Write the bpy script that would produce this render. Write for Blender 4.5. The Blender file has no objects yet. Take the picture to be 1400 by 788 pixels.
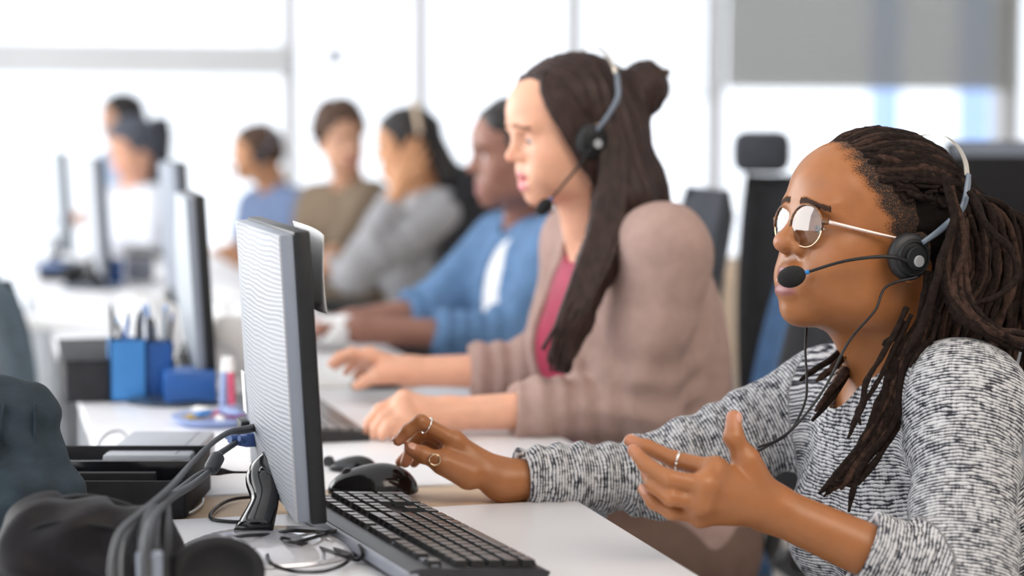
import bpy, bmesh, math, random
import numpy as np
from mathutils import Vector, Matrix, noise as mnoise

# ------------------------------------------------------------------ camera, sky, lights, exposure
scene = bpy.context.scene
FPX, YAW, PITCH = 2690.0, math.atan(0.265), math.atan(207 / 2690.0)
CAM = Vector((0, 0, 1.18))
cam_data = bpy.data.cameras.new('camera')
cam = bpy.data.objects.new('camera', cam_data)
scene.collection.objects.link(cam)
cam.location = CAM
cam.rotation_euler = (math.pi / 2 - PITCH, 0, -YAW)
cam_data.sensor_width = 36
cam_data.lens = FPX / 1400 * 36
cam_data.clip_start = .05
cam_data.dof.use_dof = True
cam_data.dof.focus_distance = 2.27
cam_data.dof.aperture_fstop = 2.4
scene.camera = cam

world = bpy.data.worlds.new('sky'); scene.world = world; world.use_nodes = True
bg = world.node_tree.nodes['Background']
bg.inputs[0].default_value = (.93, .965, 1, 1); bg.inputs[1].default_value = 1.45

def area_light(name, loc, target, sx, sy, power, color):
    d = bpy.data.lights.new(name, 'AREA'); d.shape = 'RECTANGLE'; d.size = sx; d.size_y = sy
    d.energy = power; d.color = color
    o = bpy.data.objects.new(name, d); scene.collection.objects.link(o); o.location = loc
    o.rotation_euler = (Vector(target) - Vector(loc)).to_track_quat('-Z', 'Y').to_euler()
area_light('window_light', (-3.2, 5.5, 2.0), (.8, 3.0, 1.0), 5.5, 2.2, 130, (1, .98, .96))
area_light('warm_fill_light', (1.6, 0.2, 2.7), (1.0, 3.0, .9), 2.4, 1.2, 34, (1, .86, .7))  # added warm fill from the camera side, not a ceiling fixture
scene.view_settings.view_transform = 'Standard'; scene.view_settings.look = 'None'
scene.view_settings.exposure = 0.42; scene.view_settings.gamma = 1
scene.view_settings.use_curve_mapping = False

# ------------------------------------------------------------------ placing helpers
random.seed(7)
_m = Matrix.Rotation(-YAW, 3, 'Z') @ Matrix.Rotation(math.pi / 2 - PITCH, 3, 'X')
AX_R, AX_U, AX_F = _m @ Vector((1, 0, 0)), _m @ Vector((0, 1, 0)), _m @ Vector((0, 0, -1))
RH = Vector((math.cos(YAW), -math.sin(YAW), 0)); FH = Vector((math.sin(YAW), math.cos(YAW), 0)); ZZ = Vector((0, 0, 1))
def at(px, py, d):
    return CAM + AX_F * d + AX_R * ((px - 700) / FPX * d) + AX_U * ((394 - py) / FPX * d)
def on_z(px, py, z):
    v = AX_F + AX_R * ((px - 700) / FPX) + AX_U * ((394 - py) / FPX)
    return CAM + v * ((z - CAM.z) / v.z)
def on_y(px, py, y):
    v = AX_F + AX_R * ((px - 700) / FPX) + AX_U * ((394 - py) / FPX)
    return CAM + v * (y / v.y)
DZ = .73

# ------------------------------------------------------------------ object helpers
def link(o, parent=None):
    scene.collection.objects.link(o)
    if parent is not None: o.parent = parent
    return o
def tag(o, label=None, cat=None, group=None, kind=None):
    if label: o['label'] = label
    if cat: o['category'] = cat
    if group: o['group'] = group
    if kind: o['kind'] = kind
    return o
def thing(name, label, cat, loc=(0, 0, 0), rz=0, group=None):
    o = bpy.data.objects.new(name, None); o.empty_display_size = .05
    o.location = loc; o.rotation_euler = (0, 0, rz)
    link(o); return tag(o, label, cat, group)
def mesh_obj(name, verts, faces, m, parent=None, smooth=True):
    me = bpy.data.meshes.new(name)
    verts = np.asarray(verts, np.float32)
    if isinstance(faces, np.ndarray) and faces.ndim == 2:
        k = faces.shape[1]
        me.vertices.add(len(verts)); me.vertices.foreach_set('co', verts.ravel())
        me.loops.add(faces.size); me.loops.foreach_set('vertex_index', faces.astype(np.int32).ravel())
        me.polygons.add(len(faces)); me.polygons.foreach_set('loop_start', np.arange(0, faces.size, k, dtype=np.int32))
        me.update(calc_edges=True)
    else:
        me.from_pydata([tuple(map(float, v)) for v in verts], [], faces); me.update()
    me.polygons.foreach_set('use_smooth', [smooth] * len(me.polygons))
    if m is not None: me.materials.append(m)
    return link(bpy.data.objects.new(name, me), parent)

class MB:
    """collects simple shapes into one mesh"""
    def __init__(s): s.v = []; s.f = []
    def add(s, vs, fs):
        n = len(s.v); s.v += [Vector(v) for v in vs]; s.f += [tuple(i + n for i in f) for f in fs]; return s
    def box(s, c, d, R=None, bev=0.0):
        bm = bmesh.new(); bmesh.ops.create_cube(bm, size=1)
        bmesh.ops.scale(bm, vec=d, verts=bm.verts)
        if bev > 0: bmesh.ops.bevel(bm, geom=list(bm.edges), offset=min(bev, min(d) * .45), segments=2, affect='EDGES', profile=.5)
        s._bm(bm, c, R); return s
    def _bm(s, bm, c, R):
        bm.verts.index_update()
        vs = [v.co.copy() for v in bm.verts]; fs = [tuple(v.index for v in f.verts) for f in bm.faces]
        if R is not None: vs = [R @ v for v in vs]
        s.add([v + Vector(c) for v in vs], fs); bm.free()
    def cyl(s, a, b, r0, r1=None, n=20):
        s.tube([a, b], [r0, r1 if r1 is not None else r0], n, smooth=False); return s
    def tube(s, pts, rad, n=8, smooth=True, flat=1.0, flat_axis=None):
        pts = [Vector(p) for p in pts]
        if smooth and len(pts) > 2:
            pts, rad = resample(pts, rad, max(6, len(pts) * 5))
        elif not hasattr(rad, '__len__'): rad = [rad] * len(pts)
        t0 = (pts[1] - pts[0]).normalized()
        nrm = t0.orthogonal().normalized() if flat_axis is None else (Vector(flat_axis) - t0 * t0.dot(Vector(flat_axis))).normalized()
        vs = []
        for i, p in enumerate(pts):
            t = (pts[min(i + 1, len(pts) - 1)] - pts[max(i - 1, 0)]).normalized()
            nrm = (nrm - t * nrm.dot(t)).normalized(); b = t.cross(nrm)
            for k in range(n):
                a = 2 * math.pi * k / n
                vs.append(p + (nrm * math.cos(a) * flat + b * math.sin(a)) * rad[i])
        fs = []
        for i in range(len(pts) - 1):
            for k in range(n):
                k2 = (k + 1) % n
                fs.append((i * n + k, i * n + k2, (i + 1) * n + k2, (i + 1) * n + k))
        fs.append(tuple(range(n - 1, -1, -1))); fs.append(tuple((len(pts) - 1) * n + k for k in range(n)))
        s.add(vs, fs); return s
    def lathe(s, prof, c=(0, 0, 0), R=None, n=28):
        """prof: list of (r, z)"""
        vs = []
        for r, z in prof:
            for k in range(n):
                a = 2 * math.pi * k / n; v = Vector((r * math.cos(a), r * math.sin(a), z))
                vs.append((R @ v if R is not None else v) + Vector(c))
        fs = [(i * n + k, i * n + (k + 1) % n, (i + 1) * n + (k + 1) % n, (i + 1) * n + k) for i in range(len(prof) - 1) for k in range(n)]
        fs.append(tuple(range(n - 1, -1, -1))); fs.append(tuple((len(prof) - 1) * n + k for k in range(n)))
        s.add(vs, fs); return s
    def prism(s, poly, h0, h1, M=None):
        """poly of (x, y), extruded in z"""
        n = len(poly); vs = [Vector((x, y, h0)) for x, y in poly] + [Vector((x, y, h1)) for x, y in poly]
        if M is not None: vs = [M @ v for v in vs]
        fs = [tuple(range(n - 1, -1, -1)), tuple(range(n, 2 * n))] + [(i, (i + 1) % n, n + (i + 1) % n, n + i) for i in range(n)]
        s.add(vs, fs); return s
    def ell(s, c, r, R=None, n=16):
        bm = bmesh.new(); bmesh.ops.create_uvsphere(bm, u_segments=n, v_segments=n // 2 + 2, radius=1)
        bmesh.ops.scale(bm, vec=r, verts=bm.verts); s._bm(bm, c, R); return s
    def build(s, name, m, parent=None, smooth=False, auto=True):
        o = mesh_obj(name, s.v, s.f, m, parent, smooth or auto)
        if auto and not smooth:
            me = o.data
            bm = bmesh.new(); bm.from_mesh(me)
            bmesh.ops.recalc_face_normals(bm, faces=bm.faces)
            for e in bm.edges:
                if len(e.link_faces) == 2 and e.calc_face_angle(0) > .6: e.smooth = False
            bm.to_mesh(me); bm.free()
        return o
def resample(pts, rad, n):
    pts = [Vector(p) for p in pts]
    if not hasattr(rad, '__len__'): rad = [rad] * len(pts)
    rad = list(np.interp(np.linspace(0, 1, len(pts)), np.linspace(0, 1, len(rad)), rad))
    P = [pts[0] * 2 - pts[1]] + pts + [pts[-1] * 2 - pts[-2]]
    out = []; ro = []
    m = len(pts) - 1
    for i in range(n + 1):
        u = i / n * m; k = min(int(u), m - 1); t = u - k
        a, b, c, d = P[k], P[k + 1], P[k + 2], P[k + 3]
        out.append(.5 * ((2 * b) + (c - a) * t + (2 * a - 5 * b + 4 * c - d) * t * t + (3 * b - a - 3 * c + d) * t ** 3))
        ro.append(rad[k] * (1 - t) + rad[k + 1] * t)
    return out, ro
def copy_tree(o, parent=None):
    c = o.copy(); link(c, parent)
    for ch in list(o.children): copy_tree(ch, c)
    return c

# ------------------------------------------------------------------ materials
def mat(name, col, rough=.6, metal=0.0, var=.12, scale=30.0, bump=0.0, bscale=200.0, spec=.5, col2=None, **kw):
    m = bpy.data.materials.new(name); m.use_nodes = True
    nt = m.node_tree; N = nt.nodes; L = nt.links; b = N['Principled BSDF']
    b.inputs['Roughness'].default_value = rough; b.inputs['Metallic'].default_value = metal
    b.inputs['Specular IOR Level'].default_value = spec
    for k, v in kw.items(): b.inputs[k.replace('_', ' ')].default_value = v
    tc = N.new('ShaderNodeTexCoord'); nz = N.new('ShaderNodeTexNoise')
    nz.inputs['Scale'].default_value = scale; nz.inputs['Detail'].default_value = 4
    L.new(tc.outputs['Object'], nz.inputs['Vector'])
    r = N.new('ShaderNodeValToRGB'); L.new(nz.outputs['Fac'], r.inputs['Fac'])
    c2 = col2 or tuple(c * (1 - var) for c in col)
    c1 = col if col2 else tuple(min(1, c * (1 + var * .5)) for c in col)
    r.color_ramp.elements[0].color = (*c2, 1); r.color_ramp.elements[1].color = (*c1, 1)
    r.color_ramp.elements[0].position = .3; r.color_ramp.elements[1].position = .7
    L.new(r.outputs['Color'], b.inputs['Base Color'])
    if bump > 0:
        n2 = N.new('ShaderNodeTexNoise'); n2.inputs['Scale'].default_value = bscale; n2.inputs['Detail'].default_value = 3
        L.new(tc.outputs['Object'], n2.inputs['Vector'])
        bp = N.new('ShaderNodeBump'); bp.inputs['Strength'].default_value = bump; bp.inputs['Distance'].default_value = .002
        L.new(n2.outputs['Fac'], bp.inputs['Height']); L.new(bp.outputs['Normal'], b.inputs['Normal'])
    return m
def skin_mat(name, col, lip, brow=(.035, .016, .010), pink=None, rough=.42, scalp=(.02, .015, .013)):
    m = mat(name, col, rough, var=.1, scale=35, bump=.12, bscale=700, spec=.45)
    nt = m.node_tree; N = nt.nodes; L = nt.links; b = N['Principled BSDF']
    b.inputs['Subsurface Weight'].default_value = .12; b.inputs['Subsurface Radius'].default_value = (.012, .005, .003)
    b.inputs['Subsurface Scale'].default_value = .6
    src = b.inputs['Base Color'].links[0].from_socket
    for att, c in (('pink', pink or tuple(x * y for x, y in zip(col, (1.15, .8, .8)))), ('lip', lip), ('scalp', scalp), ('brow', brow)):
        a = N.new('ShaderNodeAttribute'); a.attribute_name = att
        fac = a.outputs['Fac']
        if att in ('brow', 'scalp'):
            n2 = N.new('ShaderNodeTexNoise'); n2.inputs['Scale'].default_value = 300 if att == 'brow' else 620; n2.inputs['Detail'].default_value = 2
            tc = N.new('ShaderNodeTexCoord'); L.new(tc.outputs['Object'], n2.inputs['Vector'])
            mm = N.new('ShaderNodeMath'); mm.operation = 'ADD'; L.new(fac, mm.inputs[0]); L.new(n2.outputs['Fac'], mm.inputs[1])
            m2 = N.new('ShaderNodeMapRange'); L.new(mm.outputs[0], m2.inputs[0])
            m2.inputs[1].default_value = .75; m2.inputs[2].default_value = 1.15
            m3 = N.new('ShaderNodeMath'); m3.operation = 'MULTIPLY'; L.new(m2.outputs[0], m3.inputs[0])
            st = N.new('ShaderNodeMath'); st.operation = 'GREATER_THAN'; L.new(a.outputs['Fac'], st.inputs[0]); st.inputs[1].default_value = .02
            L.new(st.outputs[0], m3.inputs[1]); fac = m3.outputs[0]
        x = N.new('ShaderNodeMix'); x.data_type = 'RGBA'
        L.new(fac, x.inputs[0]); L.new(src, x.inputs[6]); x.inputs[7].default_value = (*c, 1); src = x.outputs[2]
    L.new(src, b.inputs['Base Color'])
    a1 = N.new('ShaderNodeAttribute'); a1.attribute_name = 'brow'; a2 = N.new('ShaderNodeAttribute'); a2.attribute_name = 'scalp'
    mx = N.new('ShaderNodeMath'); mx.operation = 'MAXIMUM'; L.new(a1.outputs['Fac'], mx.inputs[0]); L.new(a2.outputs['Fac'], mx.inputs[1])
    mr = N.new('ShaderNodeMapRange'); L.new(mx.outputs[0], mr.inputs[0]); mr.inputs[2].default_value = .3; mr.inputs[3].default_value = rough; mr.inputs[4].default_value = .95
    L.new(mr.outputs[0], b.inputs['Roughness'])
    return m
def set_attr(o, name, vals):
    a = o.data.attributes.new(name, 'FLOAT', 'POINT'); a.data.foreach_set('value', np.asarray(vals, np.float32))

# ------------------------------------------------------------------ implicit surfaces (bodies, clothes, hair)
f32 = np.float32
def V3(v): return np.array([v[0], v[1], v[2]], f32)
class Cap:
    def __init__(s, a, b, ra, rb=None):
        s.a = V3(a); s.b = V3(b); s.ra = ra; s.rb = ra if rb is None else rb
        s.ba = s.b - s.a; s.bb = float(s.ba @ s.ba) + 1e-12
        s.c = (s.a + s.b) / 2; s.r = math.sqrt(s.bb) / 2 + max(s.ra, s.rb)
    def ev(s, P, c=None, r=0):
        q = P - s.a; h = np.clip(q @ s.ba / s.bb, 0, 1)
        q = q - h[:, None] * s.ba
        return np.sqrt(np.einsum('ij,ij->i', q, q)) - (s.ra + (s.rb - s.ra) * h)
class Ell:
    def __init__(s, c, rad, R=None):
        s.c = V3(c); s.rad = np.array(rad, f32); s.R = None if R is None else np.array(R, f32); s.r = float(max(rad))
    def ev(s, P, c=None, r=0):
        q = P - s.c
        if s.R is not None: q = q @ s.R
        a = q / s.rad; k0 = np.sqrt(np.einsum('ij,ij->i', a, a)); a = a / s.rad
        k1 = np.sqrt(np.einsum('ij,ij->i', a, a))
        return k0 * (k0 - 1) / np.maximum(k1, 1e-6)
class Plane:
    def __init__(s, p, n):
        s.p = V3(p); s.n = V3(n); s.n /= np.linalg.norm(s.n); s.c = s.p; s.r = 1e9
    def ev(s, P, c=None, r=0): return (P - s.p) @ s.n
class Box:
    def __init__(s, c, h, R=None, rr=.005):
        s.c = V3(c); s.h = np.array(h, f32) - rr; s.R = None if R is None else np.array(R, f32); s.rr = rr
        s.r = float(np.linalg.norm(np.array(h)))
    def ev(s, P, c=None, r=0):
        q = P - s.c
        if s.R is not None: q = q @ s.R
        q = np.abs(q) - s.h
        o = np.maximum(q, 0)
        return np.sqrt(np.einsum('ij,ij->i', o, o)) + np.minimum(q.max(1), 0) - s.rr
class Un:
    """items (node, op, k): op u union, s subtract, i intersect"""
    def __init__(s, items):
        s.it = []
        for it in items:
            if not isinstance(it, tuple): it = (it, 'u', .01)
            elif len(it) == 2: it = (it[0], 'u', it[1])
            s.it.append(it)
        us = [n for n, op, k in s.it if op == 'u']
        lo = np.min([n.c - n.r for n in us], axis=0); hi = np.max([n.c + n.r for n in us], axis=0)
        s.lo, s.hi = lo, hi; s.c = (lo + hi) / 2
        s.r = float(max(np.linalg.norm(n.c - s.c) + n.r for n in us))
    def ev(s, P, c=None, r=0):
        v = None
        for n, op, k in s.it:
            if c is not None and op != 'i' and float(np.linalg.norm(n.c - c)) - n.r - r > k + .012: continue
            if op != 'u' and v is None: continue
            d = n.ev(P, c, r)
            if d is None: continue
            if op == 'u':
                if v is None: v = d
                else:
                    h = np.maximum(k - np.abs(v - d), 0) / k; v = np.minimum(v, d) - h * h * (k / 4)
            else:
                if op == 's': d = -d
                h = np.maximum(k - np.abs(v - d), 0) / k; v = np.maximum(v, d) + h * h * (k / 4)
        return v
class Xf:
    """child in local frame: world = R @ (s*p) + t"""
    def __init__(s, n, R, t, sc=1.0):
        s.n = n; s.R = np.array(R, f32); s.t = V3(t); s.s = sc
        s.c = s.R @ n.c * sc + s.t; s.r = n.r * sc
    def ev(s, P, c=None, r=0):
        d = s.n.ev((P - s.t) @ s.R / s.s, None if c is None else (c - s.t) @ s.R / s.s, r / s.s)
        return None if d is None else d * s.s
class Disp:
    def __init__(s, n, fn, amp): s.n = n; s.fn = fn; s.c = n.c; s.r = n.r + amp
    def ev(s, P, c=None, r=0):
        d = s.n.ev(P, c, r)
        return None if d is None else d + s.fn(P)

def march(node, h, lo=None, hi=None, B=16):
    lo = (node.c - node.r if lo is None else np.array(lo)); hi = (node.c + node.r if hi is None else np.array(hi))
    if hasattr(node, 'lo'): lo = np.maximum(lo, node.lo); hi = np.minimum(hi, node.hi)
    lo = lo - 2 * h; hi = hi + 2 * h
    nb = np.ceil((hi - lo) / (h * B)).astype(int)
    g = np.stack(np.meshgrid(*[np.arange(n) for n in nb], indexing='ij'), -1).reshape(-1, 3)
    cen = (lo + (g + .5) * h * B).astype(f32)
    v = node.ev(cen)
    half = h * B * .5 * 1.7321
    g = g[np.abs(v) < half * 1.35 + .012]
    cells_k, cells_p, quads = [], [], []
    N1 = B + 1
    loc = np.stack(np.meshgrid(*[np.arange(N1)] * 3, indexing='ij'), -1).reshape(-1, 3)
    KN = 1 << 20
    def key(i): return (i[:, 0].astype(np.int64) * KN + i[:, 1]) * KN + i[:, 2]
    for b in g:
        o = lo + b * B * h
        P = (o + loc * h).astype(f32)
        c = (o + B * h / 2).astype(f32)
        d = node.ev(P, c, half)
        if d is None: continue
        d = d.reshape(N1, N1, N1)
        ins = d < 0
        if ins.all() or not ins.any(): continue
        acc = np.zeros((B, B, B, 3), f32); cnt = np.zeros((B, B, B), f32)
        base = b * B
        for ax in range(3):
            s0 = [slice(None)] * 3; s1 = [slice(None)] * 3; s0[ax] = slice(0, B); s1[ax] = slice(1, N1)
            a0 = d[tuple(s0)]; a1 = d[tuple(s1)]; cr = (a0 < 0) != (a1 < 0)
            idx = np.argwhere(cr)
            if len(idx) == 0: continue
            va = a0[cr]; vb = a1[cr]
            pos = idx.astype(f32); pos[:, ax] += va / (va - vb)
            u, w = (ax + 1) % 3, (ax + 2) % 3
            for du in (0, -1):
                for dw in (0, -1):
                    ci = idx.copy(); ci[:, u] += du; ci[:, w] += dw
                    ok = (ci[:, u] >= 0) & (ci[:, u] < B) & (ci[:, w] >= 0) & (ci[:, w] < B)
                    cc = ci[ok]
                    np.add.at(acc, (cc[:, 0], cc[:, 1], cc[:, 2]), pos[ok]); np.add.at(cnt, (cc[:, 0], cc[:, 1], cc[:, 2]), 1)
            ok = (idx[:, u] < B) & (idx[:, w] < B)
            gi = idx[ok] + base; sg = va[ok] < 0
            ks = []
            for du, dw in ((0, 0), (-1, 0), (-1, -1), (0, -1)):
                ci = gi.copy(); ci[:, u] += du; ci[:, w] += dw; ks.append(key(ci + 1))
            q = np.stack(ks, 1); q[~sg] = q[~sg][:, ::-1]; quads.append(q)
        has = np.argwhere(cnt > 0)
        if len(has):
            p = acc[cnt > 0] / cnt[cnt > 0][:, None]
            cells_k.append(key(has + base + 1)); cells_p.append(o + p * h)
    K = np.concatenate(cells_k); Pp = np.concatenate(cells_p); Q = np.concatenate(quads)
    od = np.argsort(K); K = K[od]; Pp = Pp[od]
    i = np.searchsorted(K, Q); i = np.clip(i, 0, len(K) - 1)
    ok = (K[i] == Q).all(1)
    F = i[ok]
    used = np.zeros(len(K), bool); used[F.ravel()] = True
    mp = np.cumsum(used) - 1
    return Pp[used].astype(f32), mp[F]
def relax(V, F, it=1, lam=.5):
    for _ in range(it):
        acc = np.zeros_like(V); cnt = np.zeros(len(V), f32)
        for a in range(4):
            for b2 in (1, 3):
                np.add.at(acc, F[:, a], V[F[:, (a + b2) % 4]]); np.add.at(cnt, F[:, a], 1)
        V = V + lam * (acc / np.maximum(cnt, 1)[:, None] - V)
    return V
def sdf_obj(name, node, h, m, parent=None, smooth_it=1, lo=None, hi=None):
    V, F = march(node, h, lo, hi)
    if smooth_it: V = relax(V, F, smooth_it)
    o = mesh_obj(name, V, F, m, parent, True)
    return o, V
# ------------------------------------------------------------------ people
def head_frame(alpha, pitch=0, roll=0):
    """columns: face direction, person's left (towards camera), up"""
    a = math.radians(alpha); f = -RH * math.cos(a) - FH * math.sin(a); l = RH * math.sin(a) - FH * math.cos(a); z = ZZ.copy()
    p = math.radians(pitch); f, z = f * math.cos(p) + z * math.sin(p), z * math.cos(p) - f * math.sin(p)
    r = math.radians(roll); l, z = l * math.cos(r) + z * math.sin(r), z * math.cos(r) - l * math.sin(r)
    return Matrix((f, l, z)).transposed()
def head_node(nose=1.0, jaw=1.0, lips=1.0, mouth_open=.0022):
    E = Ell; I = []
    I += [(E((.012, 0, .060), (.098, .072, .075)), 'u', .01), (E((.056, 0, .064), (.064, .060, .056)), 'u', .03),
          (E((.052, 0, -.005), (.062, .060, .074)), 'u', .03)]
    for s in (-1, 1):
        I += [(E((.070, s * .036, -.004), (.034, .026, .030)), 'u', .02),
              (E((.024, s * .045, -.045), (.034, .018 * jaw, .036)), 'u', .03),
              (E((.104, s * .026, .044), (.012, .020, .007)), 'u', .020),
              (E((.092, s * .030, -.035), (.022, .018, .022)), 'u', .02)]
    I += [(E((.062, 0, -.056), (.050, .045 * jaw, .033)), 'u', .025), (E((.097, 0, -.074), (.0195, .022, .0175)), 'u', .018),
          (E((.095, 0, -.043), (.0275, .028, .024)), 'u', .014)]
    for s in (-1, 1):
        I += [(E((.121, s * .032, .0235), (.018, .0165, .0125)), 's', .012),
              (E((.0955, s * .031, .0235), (.0145, .0165, .0135)), 'u', .003),
              (E((.1075, s * .031, .0205), (.0045, .014, .0007)), 's', .0015)]
    I += [(Cap((.109, 0, .038), (.128, 0, .003), .0065, .0092 * nose), 'u', .012),
          (E((.1295, 0, -.001), (.0112, .0112 * nose, .0100)), 'u', .008)]
    for s in (-1, 1):
        I += [(E((.1165, s * .0125 * nose, -.005), (.0105, .0075, .0085)), 'u', .005),
              (E((.1205, s * .0065 * nose, -.0135), (.006, .0035, .0035)), 's', .003)]
    I += [(E((.1150, 0, -.0310), (.0105, .0215, .0068 * lips)), 'u', .005),
          (E((.1145, 0, -.0545), (.0112, .0225, .0078 * lips)), 'u', .005),
          (E((.121, 0, -.0415), (.016, .024, max(.0012, mouth_open))), 's', .004),
          ]
    for s in (-1, 1):
        R = Matrix.Rotation(math.radians(s * -14), 3, 'Z') @ Matrix.Rotation(math.radians(-10), 3, 'Y')
        I += [(E((.004, s * .076, .004), (.017, .0065, .030), R), 'u', .006), (E((.008, s * .083, .008), (.009, .006, .017), R), 's', .004),
              (E((.015, s * .074, .000), (.005, .006, .008)), 'u', .004)]
    return Un(I)
def hand_node(w, chains, thumb, rs=1.0, pw=.0135):
    """chains: four lists MCP, PIP, DIP, tip (index first); thumb: CMC, MCP, IP, tip"""
    fr = [(.0105, .0092, .0082, .0068)] * 2 + [(.0100, .0086, .0076, .0064), (.0090, .0076, .0068, .0058)]
    palm = Un([(Cap(w, c[0], .0175 * rs, .0125 * rs if i < 3 else .0115 * rs), 'u', .014) for i, c in enumerate(chains)]
              + [(Cap(chains[i][0], chains[i + 1][0], .0118 * rs, .0112 * rs), 'u', .010) for i in range(3)])
    it = [(palm, 'u', .01)]
    for c, r in zip(chains, fr):
        it.append((Un([(Cap(c[j], c[j + 1], r[j] * rs, r[j + 1] * rs), 'u', .004) for j in range(len(c) - 1)]), 'u', .0035))
    t = thumb
    it += [(Cap(w, t[1], .016 * rs, .0135 * rs), 'u', .014), (Cap(t[0], t[1], .017 * rs, .0125 * rs), 'u', .012),
           (Un([(Cap(t[1], t[2], .0115 * rs, .0105 * rs), 'u', .004), (Cap(t[2], t[3], .0105 * rs, .0082 * rs), 'u', .005)]), 'u', .006)]
    return Un(it)
def auto_hand(w, D, B, T, curl=35, sc=1.0, spread=.02, thumb_out=.5):
    """w wrist, D towards fingers, B back of hand, T thumb side"""
    w, D, B, T = map(Vector, (w, D, B, T)); D.normalize(); B = (B - D * B.dot(D)).normalized(); T = (T - D * T.dot(D) - B * T.dot(B)).normalized()
    ch = []
    for i in range(4):
        p = w + (D * (.086 - .004 * abs(i - 1)) + T * (.030 - .0205 * i)) * sc
        L = [(.044, .026, .020), (.048, .029, .021), (.044, .027, .020), (.034, .021, .018)][i]
        c = [p]; a = 0
        for j, l in enumerate(L):
            a += math.radians(curl * (.6, 1.1, .7)[j] * (1 + .08 * i))
            d = D * math.cos(a) - B * math.sin(a) + T * spread * (1.5 - i)
            p = p + d.normalized() * l * sc; c.append(p)
        ch.append(c)
    t0 = w + (D * .022 + T * .022 - B * .006) * sc
    t1 = t0 + (D * .030 + T * .022 * thumb_out * 2 - B * .012) * sc
    t2 = t1 + (D * .028 + T * .010 * thumb_out * 2 - B * .010) * sc
    t3 = t2 + (D * .024 - B * .008) * sc
    return hand_node(w, ch, [t0, t1, t2, t3], sc), ch, [t0, t1, t2, t3]
def body_axes(S):
    l = (S['Lsh'] - S['Rsh']).normalized(); mid = (S['Lsh'] + S['Rsh']) / 2
    up = (mid - S['pelvis']).normalized(); l = (l - up * l.dot(up)).normalized(); fw = l.cross(up)
    return fw, l, up, mid
def torso_items(S, g, hips=True):
    fw, l, up, mid = body_axes(S); A = Matrix((fw, l, up)).transposed(); w = S.get('bw', 1.0); dp = S.get('bd', 1.0)
    H = (mid - S['pelvis']).length; P = S['pelvis']
    it = [(Ell(mid - up * .13 + fw * .008, (.104 * dp + g, .150 * w + g, .165 + g), A), 'u', .03),
          (Ell(P + up * H * .42 + fw * .012, (.098 * dp + g, .128 * w + g, .17 + g), A), 'u', .06),
          (Cap(S['Lsh'] - l * .02 - up * .012, S['Rsh'] + l * .02 - up * .012, .046 + g), 'u', .04),
          (Cap(S['neck'] - up * .03, S['Lsh'] - l * .03, .040 + g, .040 + g), 'u', .03),
          (Cap(S['neck'] - up * .03, S['Rsh'] + l * .03, .040 + g, .040 + g), 'u', .03)]
    if hips: it.append((Ell(P + up * .03, (.105 + g, .155 * w + g, .12 + g), A), 'u', .06))
    if S.get('bust'):
        for s in (-1, 1):
            it.append((Ell(mid - up * .155 + fw * (.080 * dp) + l * s * .068, (.052 * S['bust'] + g, .060 + g, .058 + g), A), 'u', .05))
    return it
def arm_items(S, side, g, r=(.050, .041, .036, .027), end=1.0):
    sh, el, wr = S[side + 'sh'], S[side + 'el'], S[side + 'wr']; k = S.get('arm', 1.0); r = [x * k for x in r]
    m = el.lerp(wr, end)
    return [(Cap(sh, el, r[0] + g, r[1] + g), 'u', .035 if g < .005 else .05), (Cap(el, m, r[2] + g, r[2] + (r[3] - r[2]) * end + g), 'u', .02)]
def make_body(S, m, h, parent, head, hands, name='body', smooth_it=1):
    R = S['hf']; O = S['O']; sc = S['hs']
    hn = Xf(head, R, O, sc)
    hm = lambda x, y, z: O + (R @ Vector((x, y, z))) * sc
    nk = S.get('neck_r', .052)
    it = [(hn, 'u', .01), (Cap(hm(-.012, 0, -.02), S['neck'], nk, nk * 1.05), 'u', .03),
          (Cap(hm(.012, 0, -.055), S['neck'] + body_axes(S)[0] * .012, nk * .8, nk * .9), 'u', .025)]
    it += torso_items(S, -.006)
    for sd in 'LR': it += arm_items(S, sd, -.002)
    it += [(hd, 'u', .014) for hd in hands]
    o, V = sdf_obj(name, Un(it), h, m, parent, smooth_it)
    Q = ((V - V3(O)) @ np.array(R, f32)) / sc; x, y, z = Q.T
    e = lambda c, r, soft=.3: np.clip((1 - np.sqrt(((x - c[0]) / r[0]) ** 2 + ((np.abs(y) - c[1]) / r[1]) ** 2 + ((z - c[2]) / r[2]) ** 2)) / soft, 0, 1)
    lip = np.maximum(np.maximum(e((.122, 0, -.0325), (.017, .0235, .0062)), e((.120, 0, -.0535), (.018, .0255, .0084))), e((.117, 0, -.042), (.019, .0245, .0065)))
    set_attr(o, 'lip', lip)
    bz = .0505 + S.get('browlift', 0) - np.clip(np.abs(y) - .020, 0, 1) * .28 - (.024 - np.clip(np.abs(y), 0, .024)) * .12
    brow = np.clip((.0050 - np.abs(z - bz)) / .0028, 0, 1) * (np.abs(y) > .010) * (np.abs(y) < .050) * (x > .06) * (z < .07)
    set_attr(o, 'brow', brow * .8)
    pk = np.maximum(.5 * e((.085, .040, -.005), (.03, .022, .022), .8), .5 * e((.135, 0, -.002), (.016, .016, .013), .8))
    for hd in S.get('tips', []):
        dd = np.linalg.norm(V - V3(hd), axis=1); pk = np.maximum(pk, np.clip((.018 - dd) / .012, 0, 1) * .8)
    set_attr(o, 'pink', pk)
    sca = S['scalp'](x, y, z) if 'scalp' in S else 0 * x
    set_attr(o, 'scalp', sca)
    return o
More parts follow.
